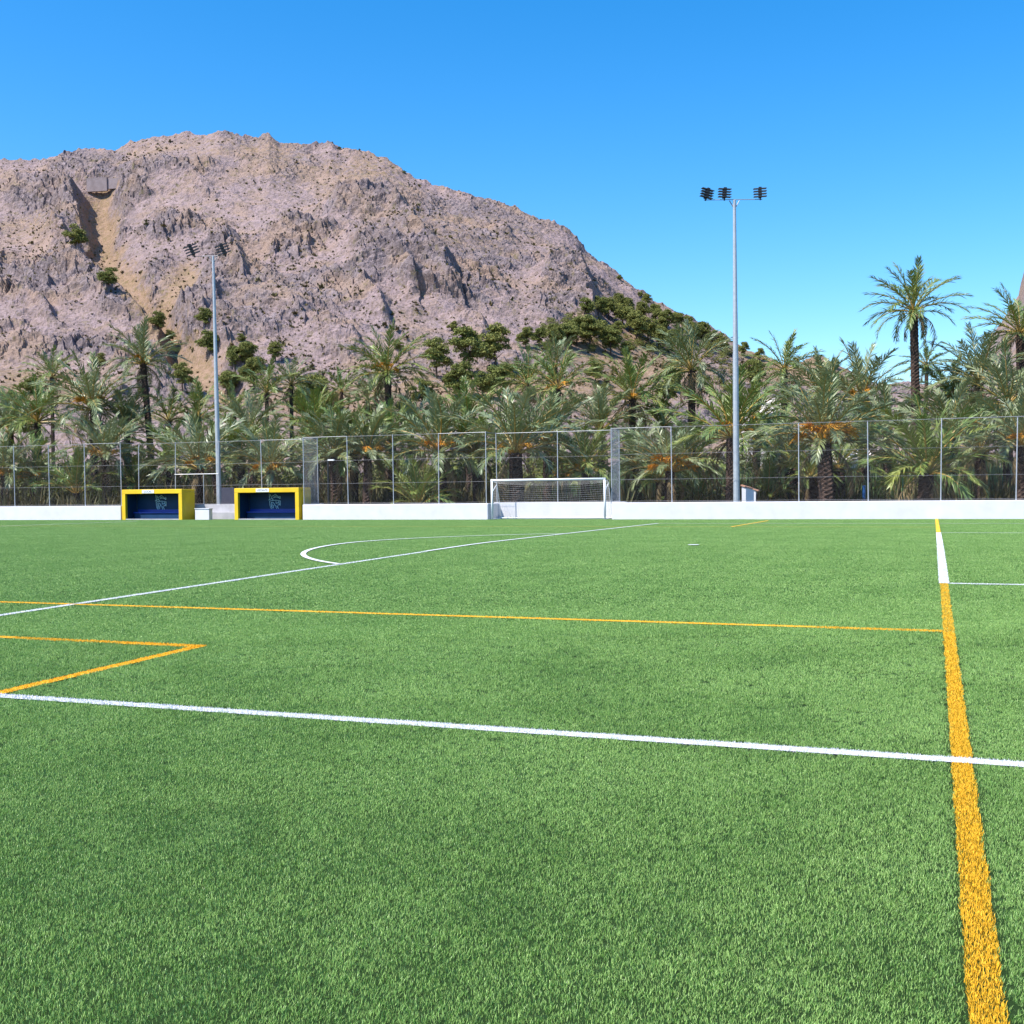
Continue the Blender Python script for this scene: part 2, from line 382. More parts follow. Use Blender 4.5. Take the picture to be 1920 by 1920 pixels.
Lk.new(na('idx', 'INT'), ip.inputs['Instance Index']); Lk.new(na('rot', 'FLOAT_VECTOR'), ip.inputs['Rotation']); Lk.new(na('scl', 'FLOAT'), ip.inputs['Scale'])
Lk.new(ip.outputs[0], go.inputs[0])
turf.modifiers.new('scatter', 'NODES').node_group = ng

# ================================================================== HILL
RIDGE = [(-500,330),(-300,312),(-100,300),(0,303),(60,304),(110,297),(150,285),(175,280),(215,283),(260,265),(300,258),(345,252),(385,255),(412,248),(440,258),
         (480,262),(505,254),(525,268),(560,276),(600,276),(620,271),(640,280),(690,290),(720,298),(760,325),(800,345),(850,360),(900,375),(960,395),(1010,412),
         (1055,430),(1080,450),(1100,478),(1130,495),(1160,520),(1195,545),(1230,570),(1260,582),(1290,597),(1320,612),(1350,628),(1385,648),(1420,664),(1480,688),
         (1540,668),(1590,692),(1640,722),(1700,722),(1800,735),(1920,745),(2100,760),(2300,770)]
def ae(px, py):
    d = ray(px, py); q = d.dot(FH); return d.dot(RH) / q, d.z / q
ra = np.array([ae(*q) for q in RIDGE])
def fan(ridge, Zr, Z0, NA, NT, a0, a1, back=60, E0=-.012):
    """sheet of ground rising from the foot line to the ridge line, then falling behind it"""
    A = np.linspace(a0, a1, NA); Er = np.interp(A, ridge[:, 0], ridge[:, 1]); ZR = Zr(A)
    kr = np.exp(-np.linspace(-2.2, 2.2, 121) ** 2); Es = np.convolve(np.pad(Er, 60, mode='edge'), kr / kr.sum(), mode='valid')
    T = np.concatenate([np.linspace(0, 1, NT), 1 + np.linspace(.02, .5, 16)])
    t, a = np.meshgrid(T, A, indexing='ij'); zr = np.broadcast_to(ZR, t.shape); bl = np.clip((t - .80) / .20, 0, 1); bl = bl * bl * (3 - 2 * bl); er = Es[None] + (Er - Es)[None] * bl
    Z = Z0 + (zr - Z0) * t; E = E0 + (er - E0) * np.minimum(t, 1)
    h = CP.z + Z * E
    bk = t > 1; h = np.where(bk, CP.z + zr * er - (Z - zr) * .75, h)
    X = CP.x + Z * (FH.x + a * RH.x); Y = CP.y + Z * (FH.y + a * RH.y)
    return np.stack([X.ravel(), Y.ravel(), h.ravel()], 1), t.ravel(), len(T), NA
def project(V):
    d = V - np.array(CP); z = d @ np.array(FW)
    return 960 + F * (d @ np.array(RT)) / z, 960 - F * (d @ np.array(UP)) / z
def seg_dist(px, py, poly):
    best = np.full(px.shape, 1e9); sgn = np.zeros(px.shape); along = np.zeros(px.shape); n = len(poly) - 1
    for i in range(n):
        (x0, y0), (x1, y1) = poly[i], poly[i + 1]; dx, dy = x1 - x0, y1 - y0; L2 = dx*dx + dy*dy
        tt = np.clip(((px - x0) * dx + (py - y0) * dy) / L2, 0, 1)
        ex, ey = px - x0 - tt * dx, py - y0 - tt * dy; d = np.hypot(ex, ey); k = d < best
        best = np.where(k, d, best); sgn = np.where(k, np.sign(dx * ey - dy * ex), sgn); along = np.where(k, (i + tt) / n, along)
    return best, -sgn, along                # sign: positive to the right of a downward line
NA, NT = 1120, 420
HV, Ht, nr, nc = fan(ra, lambda a: 338 - 25 * np.clip(a / .3, -1, 1), 112, NA, NT, -.60, .60)
qx, qy = project(HV)
GULLY = [(188,372),(178,430),(200,490),(250,535),(285,580),(305,625),(350,670),(420,715)]
GULLY2 = [(345,515),(300,550),(275,575)]
d1, _, _ = seg_dist(qx, qy, GULLY); d2, _, _ = seg_dist(qx, qy, GULLY2)
NP = HV * 1.0
# bedding coordinates: stretched along a line that dips to the right
e1 = (np.array(RH) * .80 + np.array([0, 0, -.60])); e2 = (np.array(RH) * .60 + np.array([0, 0, .80])); e3 = np.array(FH)
BP = np.stack([NP @ e1 * .45, NP @ e2 * 1.25, NP @ e3], 1)
wob = np.stack([pn(NP / 14), pn(NP / 14 + 50), pn(NP / 14 + 90)], 1) * 3
edge = np.clip((1 - Ht) / .12, 0, 1); edge = np.where(Ht > 1, 0, edge)
foot = np.clip(Ht / .12, 0, 1)
soilN = fbm(NP / 42 + 3, 4)
soil = np.clip(1.15 - np.minimum(d1 / 46, d2 / 42) + .5 * pn(NP / 9), 0, 1)
for (x, y, rx, ry, s) in ((690, 325, 110, 45, .55), (620, 350, 90, 40, .4), (1150, 660, 130, 60, .9), (1230, 700, 140, 60, 1), (900, 760, 600, 60, .8), (300, 300, 120, 30, .4),
                          (330, 285, 200, 40, .42), (900, 430, 200, 36, .4), (560, 330, 160, 50, .35), (60, 430, 90, 40, .5), (760, 640, 120, 40, .4), (560, 560, 160, 40, .35), (60, 745, 180, 60, .8), (1480, 700, 180, 60, 1), (860, 470, 150, 40, .4)):
    soil = np.maximum(soil, np.clip(s * (1.35 - np.hypot((qx - x) / rx, (qy - y) / ry) + .8 * soilN), 0, s))
soil = np.maximum(soil, np.clip((soilN - .24) * 2.4, 0, .7))
zone = fbm(BP / 38 + 21, 4) * 1.5 + .12 * pn(NP / 8 + 2); zone = np.clip((zone + .10) / .34, 0, 1); zone = zone * zone * (3 - 2 * zone)
for (x, y, rx, ry) in ((760, 480, 110, 75), (100, 385, 80, 50), (1075, 560, 60, 60), (930, 400, 150, 28), (430, 520, 60, 60), (260, 330, 120, 22), (400, 690, 60, 30), (560, 470, 80, 40)):
    zone = np.maximum(zone, np.clip(1.5 - 1.2 * np.hypot((qx - x) / rx, (qy - y) / ry) + .9 * pn(NP / 12 + 4), 0, 1))
zone = zone * (1 - .8 * soil)
rough = (.46 + .85 * zone) * (1 - .7 * soil)
D = 7.0 * fbm(NP / 70, 3) * edge
D += -5.5 * np.exp(-(d1 / 42) ** 2) - 2.5 * np.exp(-(d2 / 40) ** 2)
CR = [([(650,405),(745,412),(772,462),(802,505),(838,548)], 95, 13, 7.5), ([(40,350),(112,345),(140,380),(152,424)], 75, 11, 6.5), ([(1030,520),(1085,532),(1112,606)], 60, 10, 5.5),
      ([(110,440),(150,505),(200,548),(268,580),(292,622)], 80, 14, 5.5), ([(415,455),(445,482),(458,528)], 34, 8, 3.5), ([(545,425),(578,442)], 34, 8, 3), ([(850,352),(885,388)], 44, 8, 3.5),
      ([(360,610),(400,585),(420,560)], 20, 7, 2.5), ([(690,480),(745,500),(780,560)], 60, 10, 4), ([(930,440),(950,450)], 30, 7, 2.5), ([(250,590),(282,600)], 40, 8, 4), ([(160,330),(195,315)], 40, 9, 3.5),
      ([(990,395),(1060,425)], 50, 9, 3), ([(690,560),(720,590)], 50, 9, 3), ([(1180,530),(1215,565)], 30, 8, 2.5), ([(560,600),(660,640)], 60, 10, 2.5), ([(0,560),(90,600)], 60, 10, 3), ([(860,610),(905,625)], 40, 8, 3)]
jx, jy = qx + 11 * pn(NP / 6 + 7), qy + 11 * pn(NP / 6 + 23)
for poly, wd, ed, amp in CR:
    ed = ed * 1.8; amp = amp * .8
    d, sg, al = seg_dist(jx, jy, poly); s = d * sg
    prof = np.where(s < 0, np.clip(1 + s / wd, 0, 1) ** 1.5, np.clip(1 - s / ed, 0, 1)); prof *= np.clip(1.25 - d / wd, 0, 1)
    D += amp * prof * edge; rough = np.maximum(rough, prof * 1.25)
big = ridged((BP + wob) / 16, 3); crag = np.clip(big * 1.2, 0, 1)
D += rough * (2.2 * big * edge + .75 * ridged((BP + wob) / 6.0 + 9, 3) * (.35 + .65 * edge) + .62 * ridged((BP + wob * .6) / 2.6 + 4, 2) + .40 * ridged(NP / 1.25 + 2, 2))
bed = (NP @ e2 + 3.2 * pn(NP / 17 + 33) + 1.1 * pn(NP / 5 + 12)); st = bed / 5.5 - np.floor(bed / 5.5); st2 = bed / 2.1 - np.floor(bed / 2.1)
D += (.25 + zone) * rough * (1.25 * (st ** 2.2) * np.clip(.4 + pn(BP / 11 + 77), 0, 1) + .6 * st2 ** 2) * (.3 + .7 * edge)
D += .25 * fbm(NP / 1.6 + 60, 2)
D = D * foot
nv = -np.array(FH) * .62 + np.array([0, 0, .78])
HV2 = HV + D[:, None] * nv
knob = (np.clip(ridged(NP / 9 + 70, 3), 0, 1) ** 2 * 1.6 + np.clip(pn(NP / 4 + 11), 0, 1) * .5) * np.clip(1 - np.abs(1 - Ht) / .06, 0, 1)
HV2[:, 2] += knob - .4 * np.clip(1 - np.abs(1 - Ht) / .06, 0, 1)
ii = (np.arange(nr - 1)[:, None] * nc + np.arange(nc - 1)[None]).ravel()
hme = np_mesh('hill', HV2, np.stack([ii, ii + 1, ii + nc + 1, ii + nc], 1), [], smooth=False)
ca = hme.attributes.new('soil', 'FLOAT', 'POINT'); ca.data.foreach_set('value', soil.astype(np.float32))
cg = hme.attributes.new('crag', 'FLOAT', 'POINT'); cg.data.foreach_set('value', zone.astype(np.float32))
def hill_material():
    M = bpy.data.materials.new('hill_rock'); M.use_nodes = True; t = M.node_tree; n = t.nodes; l = t.links; b = n['Principled BSDF']
    b.inputs['Roughness'].default_value = .95; b.inputs['Specular IOR Level'].default_value = .12
    geo = n.new('ShaderNodeNewGeometry')
    def noise(scale, det=5, rough=.6):
        x = n.new('ShaderNodeTexNoise'); x.inputs['Scale'].default_value = scale; x.inputs['Detail'].default_value = det; x.inputs['Roughness'].default_value = rough
        l.new(geo.outputs['Position'], x.inputs['Vector']); return x.outputs[0]
    def rng(v, lo, hi, a=0., c=1.):
        x = n.new('ShaderNodeMapRange'); x.inputs[1].default_value = lo; x.inputs[2].default_value = hi; x.inputs[3].default_value = a; x.inputs[4].default_value = c
        l.new(v, x.inputs[0]); return x.outputs[0]
    def mix(f, a, c):
        x = n.new('ShaderNodeMix'); x.data_type = 'RGBA'; l.new(f, x.inputs[0])
        for s, q in ((6, a), (7, c)):
            if isinstance(q, tuple): x.inputs[s].default_value = (*q, 1)
            else: l.new(q, x.inputs[s])
        return x.outputs[2]
    def at_(nm):
        x = n.new('ShaderNodeAttribute'); x.attribute_name = nm; return x.outputs['Fac']
    zn = at_('crag')
    scree = mix(rng(noise(.22), .40, .62), (0.315, 0.235, 0.238), (0.25, 0.19, 0.202))
    scree = mix(rng(noise(1.2, 6, .8), .50, .60, 0, .9), scree, (0.13, 0.10, 0.08))
    crg = mix(rng(noise(.3), .40, .60), (0.255, 0.205, 0.215), (0.185, 0.15, 0.162))
    crg = mix(rng(noise(.9, 6, .8), .48, .58), crg, (0.115, 0.092, 0.10))
    mz = n.new('ShaderNodeMath'); mz.operation = 'ADD'; l.new(zn, mz.inputs[0]); l.new(rng(noise(.5, 5, .7), .3, .7, -.4, .4), mz.inputs[1])
    rock = mix(rng(mz.outputs[0], .3, .7), scree, crg)
    rock = mix(rng(noise(.09, 4), .48, .62, 0, .7), rock, (0.31, 0.215, 0.165))
    sl = mix(rng(noise(.5), .4, .62), (0.31, 0.21, 0.155), (0.24, 0.165, 0.105))
    sl = mix(rng(noise(1.4, 6, .7), .54, .64), sl, (0.17, 0.135, 0.055))
    ms = n.new('ShaderNodeMath'); ms.operation = 'ADD'; l.new(at_('soil'), ms.inputs[0]); l.new(rng(noise(.7, 5, .7), .3, .7, -.35, .35), ms.inputs[1])
    col = mix(rng(ms.outputs[0], .35, .75), rock, sl)
    col = mix(rng(noise(.16, 6, .75), .46, .62, 0, .34), col, (0.195, 0.14, 0.105))
    col = mix(rng(noise(2.2, 4, .8), .56, .64, 0, .8), col, (0.085, 0.066, 0.05))
    col = mix(rng(noise(.42, 7, .75), .56, .66, 0, .8), col, (0.15, 0.125, 0.06))
    l.new(col, b.inputs['Base Color'])
    bp = n.new('ShaderNodeBump'); bp.inputs['Strength'].default_value = .9; bp.inputs['Distance'].default_value = .5
    l.new(noise(1.3, 8, .7), bp.inputs['Height']); l.new(bp.outputs[0], b.inputs['Normal'])
    return M
M_hill = hill_material(); hme.materials.append(M_hill)
hill = tag(link(bpy.data.objects.new('hill', hme)), kind='structure')
# second mountain, just entering the frame at the right edge
ra2 = np.array([ae(*q) for q in [(1780,760),(1850,650),(1885,595),(1908,560),(1913,535),(1919,512),(1924,488),(1940,465),(1990,420),(2100,350),(2300,300),(2700,260)]])
MV, Mt, nr2, nc2 = fan(ra2, lambda a: 430 + 0 * a, 210, 300, 160, ra2[0, 0], .80)
bb = np.stack([MV @ e1 * .5, MV @ e2 * 1.2, MV @ e3], 1)
MV = MV + ((5 * fbm(MV / 50, 3) * np.clip((1 - Mt) / .2, 0, 1) + 2.2 * ridged(bb / 11, 4)) * np.clip(Mt / .1, 0, 1) * np.where(Mt > 1, .4, 1))[:, None] * nv
ii = (np.arange(nr2 - 1)[:, None] * nc2 + np.arange(nc2 - 1)[None]).ravel()
me2 = np_mesh('far_mountain', MV, np.stack([ii, ii + 1, ii + nc2 + 1, ii + nc2], 1), M_hill)
for nm_, val in (('soil', .35), ('crag', .6)):
    q = me2.attributes.new(nm_, 'FLOAT', 'POINT'); q.data.foreach_set('value', np.full(len(MV), val, np.float32))
tag(link(bpy.data.objects.new('far_mountain', me2)), kind='structure')
hq = project(HV2); HPX = hq[0].reshape(nr, nc); HPY = hq[1].reshape(nr, nc); H3 = HV2.reshape(nr, nc, 3)
def on_hill(px, py):
    j = int(np.argmin(np.abs(HPX[NT // 2] - px))); c = HPY[:NT, j]
    k = np.where(c <= py)[0]; i = int(k[0]) if len(k) else NT - 1
    P = H3[i, j]; return Vector(P), (Vector(P) - CP).dot(FW)

# scrub on the hillside
SV = []; ST = []; nb = 0
cnt = 13000
ci_ = RNG.integers(20, NT - 2, cnt * 4); cj_ = RNG.integers(80, nc - 80, cnt * 4)
sel = RNG.uniform(0, 1, cnt * 4) < np.clip(.10 + .9 * np.clip(fbm(H3[ci_, cj_] / 26 + 5, 3) + .05, 0, 1), 0, 1); ci_, cj_ = ci_[sel][:cnt], cj_[sel][:cnt]
for i, j in zip(ci_, cj_):
    p = H3[i, j]; r = RNG.uniform(.2, .6) * (1.9 if RNG.uniform() < .06 else 1); k = 9
    th = RNG.uniform(0, 6.28, k); el = RNG.uniform(.15, 1.4, k)
    d = np.stack([np.cos(th) * np.cos(el), np.sin(th) * np.cos(el), np.sin(el)], 1) * r * RNG.uniform(.7, 1.2, k)[:, None]
    sd_ = RNG.normal(size=(k, 3)); sd_ *= (.42 * r / np.linalg.norm(sd_, axis=1))[:, None]
    v = np.empty((k, 3, 3)); v[:, 0] = p + d * .1 - sd_; v[:, 1] = p + d * .25 + sd_; v[:, 2] = p + d
    SV.append(v.reshape(-1, 3)); ST.append(np.arange(k * 3).reshape(k, 3) + nb); nb += k * 3
o = link(bpy.data.objects.new('hillside_scrub', np_mesh('hillside_scrub', np.concatenate(SV), np.concatenate(ST), M_scrub)))
tag(o, 'low dry olive and brown scrub dotted over the rocky hillside', 'scrub', kind='stuff')

# concrete retaining wall up on the hill
cA, zA = on_hill(200, 368); cA = at(162, 334, zA - 1.0); cB = at(238, 337, zA - 3.0)
ux = (cB - cA); ux.z = 0; Lw = ux.length; hgt = 0.0
ew = empty('retaining_wall', cA, math.atan2(ux.y, ux.x), label='plain grey concrete retaining wall high on the hill at left', cat='wall')
MB().box(0, Lw * .5, 0, .8, -4.0, hgt).build('wall_section', M_oldc, ew)
MB().box(Lw * .5 + .01, Lw, .35, 1.15, -3.4, -.35).build('wall_section', M_oldc, ew)

# ================================================================== WALL, NICHES
WT = .34; WH = .79; ZW0 = -.35
wallE = empty('perimeter_wall', (0, YW, 0), label='long low white wall behind the pitch with niches for dugouts and goal', cat='wall')
def wseg(x0, x1, y0, y1, zt, mt=None, bv=.02):
    o = MB().box(x0, x1, y0 - YW, y1 - YW, ZW0, zt).build('wall_section', mt or M_wall, wallE); return bevel(o, bv)
NB = 50.30                                    # back of the niches
xL = -45.42; xR = -33.08; gL = -21.98; gR = -15.30
wseg(-78, xL, YW, YW + WT, WH)
wseg(xR, gL, YW, YW + WT, WH, bv=.05)
wseg(gR, 40, YW, YW + WT, WH)
for x0, x1, b in ((xL - .3, xR + .3, M_concrete), (gL - .3, gR + .3, M_wall)):
    wseg(x0, x1, NB, NB + .3, WH + .02, b)
wseg(xR + .005, xR + .3, YW + WT + .005, NB - .005, WH - .01)
wseg(xL - .3, xL - .005, YW + WT + .005, NB - .005, WH - .01)
wseg(gL - .3, gL - .005, YW + WT + .005, NB - .005, WH - .01)
wseg(gR + .005, gR + .3, YW + WT + .005, NB - .005, WH - .01)
bevel(MB().box(-41.0, -37.55, NB - .42 - YW, NB - .005 - YW, ZW0, .36).build('concrete_step', M_concrete, wallE), .015)

# ================================================================== FENCE
fe = empty('mesh_fence', (0, YW + .17, WH), label='tall galvanised chain-link fence standing on the white wall', cat='fence')
TOP = 4.55
yF = YW + .17; yB = NB + .15
def FP(px, y): return (XY(px, y), y)
xs_f = {p_: XY(p_, yF) for p_ in (28, 93, 160, 228, 570, 653, 738, 823, 912, 1147, 1260, 1376, 1498, 1628, 1764, 1905)}
path = [(-67, yF), (-64.3, yF), (-61.6, yF), (-58.9, yF), (-56.2, yF), (xs_f[28], yF), (xs_f[93], yF), (xs_f[160], yF), (xs_f[228], yF), (xs_f[228], yB), (XY(329, yB), yB), (XY(411, yB), yB), (XY(492, yB), yB),
        (xs_f[570], yB), (xs_f[570], yF), (xs_f[653], yF), (xs_f[738], yF), (xs_f[823], yF), (xs_f[912], yF), (xs_f[912], yB), (XY(1046, yB), yB), (xs_f[1147], yB), (xs_f[1147], yF),
        (xs_f[1260], yF), (xs_f[1376], yF), (xs_f[1498], yF), (xs_f[1628], yF), (xs_f[1764], yF), (xs_f[1905], yF), (6.2, yF), (9.2, yF), (12.2, yF)]
RAILS = {0, 2, 7, 8, 12, 13, 14, 17, 18, 19, 20, 21, 22, 27, 28, 29}
def loc_(x, y, z): return (x, y - (YW + .17), z - WH)
for i, (x, y) in enumerate(path):
    if i == 24: continue                       # hidden behind the floodlight mast
    lx, ly = RNG.normal(0, .03), RNG.normal(0, .02)
    tp = TOP + RNG.normal(0, .02)
    MB().tube([loc_(x, y, WH - .05), loc_(x + lx, y + ly, tp)], .024, 8).build('post', M_post, fe)
def wire_panel(x0, y0, x1, y1, z0, z1, pitch_, r):
    mb = MB(); L = math.hypot(x1 - x0, y1 - y0); H = z1 - z0; ux, uy = (x1 - x0) / L, (y1 - y0) / L
    def P(s, z): return loc_(x0 + ux * s, y0 + uy * s, z)
    k = int(L / pitch_) + int(H / pitch_) + 2; nxv, nyv = -uy * r, ux * r
    for i in range(-int(H / pitch_) - 1, int(L / pitch_) + 1):
        for sg in (1, -1):
            s0 = i * pitch_; pts = (s0, z0, s0 + H, z1) if sg == 1 else (s0, z1, s0 + H, z0)
            sa, za, sb, zb = pts
            if sa < 0: za += (zb - za) * (-sa) / (sb - sa); sa = 0
            if sb > L: zb = za + (zb - za) * (L - sa) / (sb - sa); sb = L
            if sb - sa < .02: continue
            a = Vector(P(sa, za)); b = Vector(P(sb, zb)); d = (b - a).normalized(); nrm = Vector((-uy, ux, 0)); q = d.cross(nrm) * r; nn = nrm * r
            mb.add([a + q, a - q * .5 + nn, a - q * .5 - nn, b + q, b - q * .5 + nn, b - q * .5 - nn], [(0, 1, 4, 3), (1, 2, 5, 4), (2, 0, 3, 5)])
    for z in (z0 + .03, z0 + (z1 - z0) * .30, z0 + (z1 - z0) * .64, z1 - .03):
        mb.tube([P(0, z), P(L, z + .01)], .006, 4, False)
    return mb
for i in range(len(path) - 1):
    (x0, y0), (x1, y1) = path[i], path[i + 1]
    ret = i in (13, 21)
    wire_panel(x0, y0, x1, y1, WH + .03, TOP - .02, .055 if ret else .10, .0021 if ret else .0006).build('chain_link_panel', M_post if ret else M_wire, fe)
    if i in RAILS: MB().tube([loc_(x0, y0, TOP - .03), loc_(x1, y1, TOP - .03)], .013, 6).build('top_rail', M_rail, fe)
    else: MB().tube([loc_(x0, y0, TOP - .03), loc_(x1, y1, TOP - .03)], .004, 4).build('top_wire', M_rail, fe)
# gate rail, slim post and dark windbreak behind the dugouts
xa, xb = XY(329, yB), XY(411, yB); zr_ = onY(370, 889, yB).z
MB().tube([loc_(xa, yB - .03, zr_), loc_(xb, yB - .03, zr_)], .026, 6).build('gate_rail', M_post, fe)
xm = XY(383, yB); MB().tube([loc_(xm, yB - .03, WH), loc_(xm, yB - .03, zr_)], .018, 6).build('gate_post', M_post, fe)
MB().box(XY(414, yB), XY(438, yB), .06 + yB - yF, .075 + yB - yF, .02, onY(425, 914, yB).z - WH).build('windbreak_panel', mat('dark_windbreak', (0.05, 0.05, 0.075), .8, .2), fe)

# ================================================================== DUGOUTS
EMB = [[(850,265),(870,385),(835,415)],[(880,290),(920,360),(960,415)],[(850,415),(920,375),(965,425)],[(930,335),(960,308),(1000,332),(1050,312),(1080,332),(1105,352),(1145,330)],
       [(960,362),(1040,345),(1100,360),(1130,388),(1142,345)],[(985,300),(1010,275),(1040,300)],[(860,440),(868,520),(882,580),(912,612),(980,622),(1012,648)],[(860,440),(930,425),(1030,418),(1145,436),(1138,540)],
       [(905,465),(905,575),(958,590),(960,545),(995,510),(950,465),(905,465)],[(930,490),(930,560)],[(1030,430),(1030,490),(1080,478),(1122,490),(1126,520),(1070,526)],[(1090,440),(1095,470),(1130,455)],
       [(1030,580),(1050,640),(1066,656),(1088,600),(1050,560),(1085,545)],[(1000,530),(1035,545),(1020,575)]]
def text_mesh(name, txt, size, material, parent, loc, rot):
    cu = bpy.data.curves.new(name, 'FONT'); cu.body = txt; cu.size = size; cu.align_x = 'CENTER'; cu.align_y = 'CENTER'; cu.extrude = .002
    tmp = bpy.data.objects.new('tmp', cu); COL.objects.link(tmp); dg = bpy.context.evaluated_depsgraph_get()
    me = bpy.data.meshes.new_from_object(tmp.evaluated_get(dg)); bpy.data.objects.remove(tmp); bpy.data.curves.remove(cu)
    me.materials.clear(); me.materials.append(material)
    o = bpy.data.objects.new(name, me); o.location = loc; o.rotation_euler = rot; return link(o, parent)
def dugout(x0, x1, h, dep, txt, label):
    e = empty('dugout', ((x0 + x1) / 2, YW, float(gz(0, YW))), label=label, cat='dugout', group='yellow dugouts in the wall niche')
    W = (x1 - x0) / 2; t = .17
    mb = MB(); mb.box(-W, W, -.03, .16, h - .26, h); bevel(mb.build('lintel', M_yellow, e), .02)
    for s in (-1, 1):
        a, b = (-W, -W + .24) if s < 0 else (W - .24, W)
        bevel(MB().box(a, b, -.028, .158, -.1, h - .262).build('front_post', M_yellow, e), .015)
        a, b = (-W + .006, -W + t) if s < 0 else (W - t, W - .006)
        sw = MB(); sw.box(a, b, .162, dep, -.1, h - .17); bevel(sw.build('side_wall', M_yellow, e), .02)
        a, b = (-W + t + .002, -W + t + .02) if s < 0 else (W - t - .02, W - t - .002)
        MB().box(a, b, .17, dep - .13, 0, h - .262).build('side_lining', M_blue, e)
    bevel(MB().box(-W + .004, W - .004, .164, dep + .01, h - .166, h - .01).build('roof', M_yellow, e), .03)
    MB().box(-W + t + .022, W - t - .022, dep - .12, dep - .002, -.1, h - .17).build('back_wall', M_blue, e)
    MB().box(-W + t + .022, W - t - .022, .18, dep - .125, h - .20, h - .172).build('ceiling_lining', M_blue, e)
    b = MB().box(-W + .30, W - .30, dep - .62, dep - .13, .38, .46).build('bench', M_bench, e); bevel(b, .02)
    MB().box(-W + .30, W - .30, dep - .20, dep - .125, .461, .60).build('bench_back', M_bench, e)
    MB().box(-W + .32, W - .32, dep - .56, dep - .50, 0, .378).build('bench_front', M_blue, e)
    MB().box(-W + .25, W - .25, -.02, .03, -.05, .075).build('threshold', M_concrete, e)
    sg = MB().box(-.28 - W * .18, .32 - W * .18 + .25, -.045, -.032, h - .225, h - .03).build('sign_plate', M_sign, e)
    text_mesh('lettering', txt, .17 if len(txt) < 7 else .145, M_ink, sg, (-W * .18 + .145, -.048, h - .13), (math.pi / 2, 0, 0))
    lg = MB(); k = (h - .48) / 520
    for pl in EMB:
        for (xa, ya), (xb, yb) in zip(pl[:-1], pl[1:]):
            A_ = Vector(((xa - 990) * k - W * .10, 0, h - .29 - (ya - 255) * k)); B_ = Vector(((xb - 990) * k - W * .10, 0, h - .29 - (yb - 255) * k))
            lg.tube([A_ + Vector((0, dep - .123, 0)), B_ + Vector((0, dep - .123, 0))], .019, 5)
    lg.build('emblem', M_logo, e)
    return e
dugout(-45.30, -41.05, 1.80, 1.22, 'LOCAL', 'left of the two yellow dugouts, beside the white box')
dugout(-37.49, -33.28, 1.80, 1.30, 'VISITANTE', 'right of the two yellow dugouts, its side meeting the white wall')
bx = empty('white_box', (-39.68, YW + .05, float(gz(0, YW))), label='small white box standing on the turf between the two dugouts', cat='box')
bevel(MB().box(-.50, .46, -.05, .28, 0, .63).build('body', M_wall, bx), .015)
bevel(MB().box(-.53, .49, -.08, .31, .632, .67).build('lid', M_wall, bx), .01)

# ================================================================== GOAL
GX0, GX1, GH, GY_ = -21.70, -15.62, 2.05, 48.58
ge_ = empty('football_goal', ((GX0 + GX1) / 2, GY_, float(gz(0, GY_))), label='white football goal with net standing in the wall niche', cat='goal')
hw = (GX1 - GX0) / 2; r = .055; dB = 1.35; dT = .75
for s in (-1, 1):
    MB().tube([(s * hw, 0, 0), (s * hw, 0, GH - .02)], r, 12).build('post', M_goal, ge_, smooth=True)
    MB().tube([(s * hw, .03, GH - .07), (s * hw, dT * .7, GH - .09), (s * hw, dT, GH - .2)], .022, 8).build('net_support', M_goal, ge_)
    MB().tube([(s * hw, .03, GH - .62), (s * hw, dT, GH - .2)], .018, 8).build('net_brace', M_goal, ge_)
    MB().tube([(s * hw, .05, .04), (s * hw, dB, .04)], .03, 8).build('ground_bar', M_goal, ge_)
    MB().tube([(s * hw, dT, GH - .2), (s * hw, dB, .06)], .014, 6).build('rear_stay', M_goal, ge_)
MB().tube([(-hw - r, 0, GH), (hw + r, 0, GH)], r, 12).build('crossbar', M_goal, ge_, smooth=True)
MB().tube([(-hw, dB, .05), (hw, dB, .05)], .04, 8).build('rear_bar', M_goal, ge_)
nb_ = MB(); cell = .125
def netP(u, v):                                # u across, v down the net surface: roof then back
    x = -hw + 2 * hw * u
    if v < .25: q = v / .25; y = dT * q; z = GH - .06 - .12 * q - .13 * math.sin(math.pi * u) * q
    else: q = (v - .25) / .75; y = dT + (dB - dT) * q + .05 * math.sin(math.pi * q) * math.sin(math.pi * u); z = (GH - .18 - .13 * math.sin(math.pi * u)) * (1 - q) + .06 * q
    return (x, y + .02 * math.sin(9 * u), z)
nu, nvv = int(2 * hw / cell), int(2.7 / cell)
for i in range(nu + 1): nb_.tube([netP(i / nu, j / nvv) for j in range(nvv + 1)], .0016, 3, False)
for j in range(nvv + 1): nb_.tube([netP(i / 24, j / nvv) for i in range(25)], .0032, 3, False)
for s in (-1, 1):
    for k in range(1, 15):
        z = k * .135; yb = dT + (dB - dT) * (1 - z / (GH - .2)) if z < GH - .2 else dT
        nb_.tube([(s * hw, .05, z), (s * hw, yb, z)], .0034, 3, False)
    for k in range(1, 11):
        y = k * .125; zt = (GH - .2) if y < dT else (GH - .2) * (1 - (y - dT) / (dB - dT))
        nb_.tube([(s * hw, y, .05), (s * hw, y, max(zt, .06))], .0034, 3, False)
nb_.build('net', M_net, ge_)

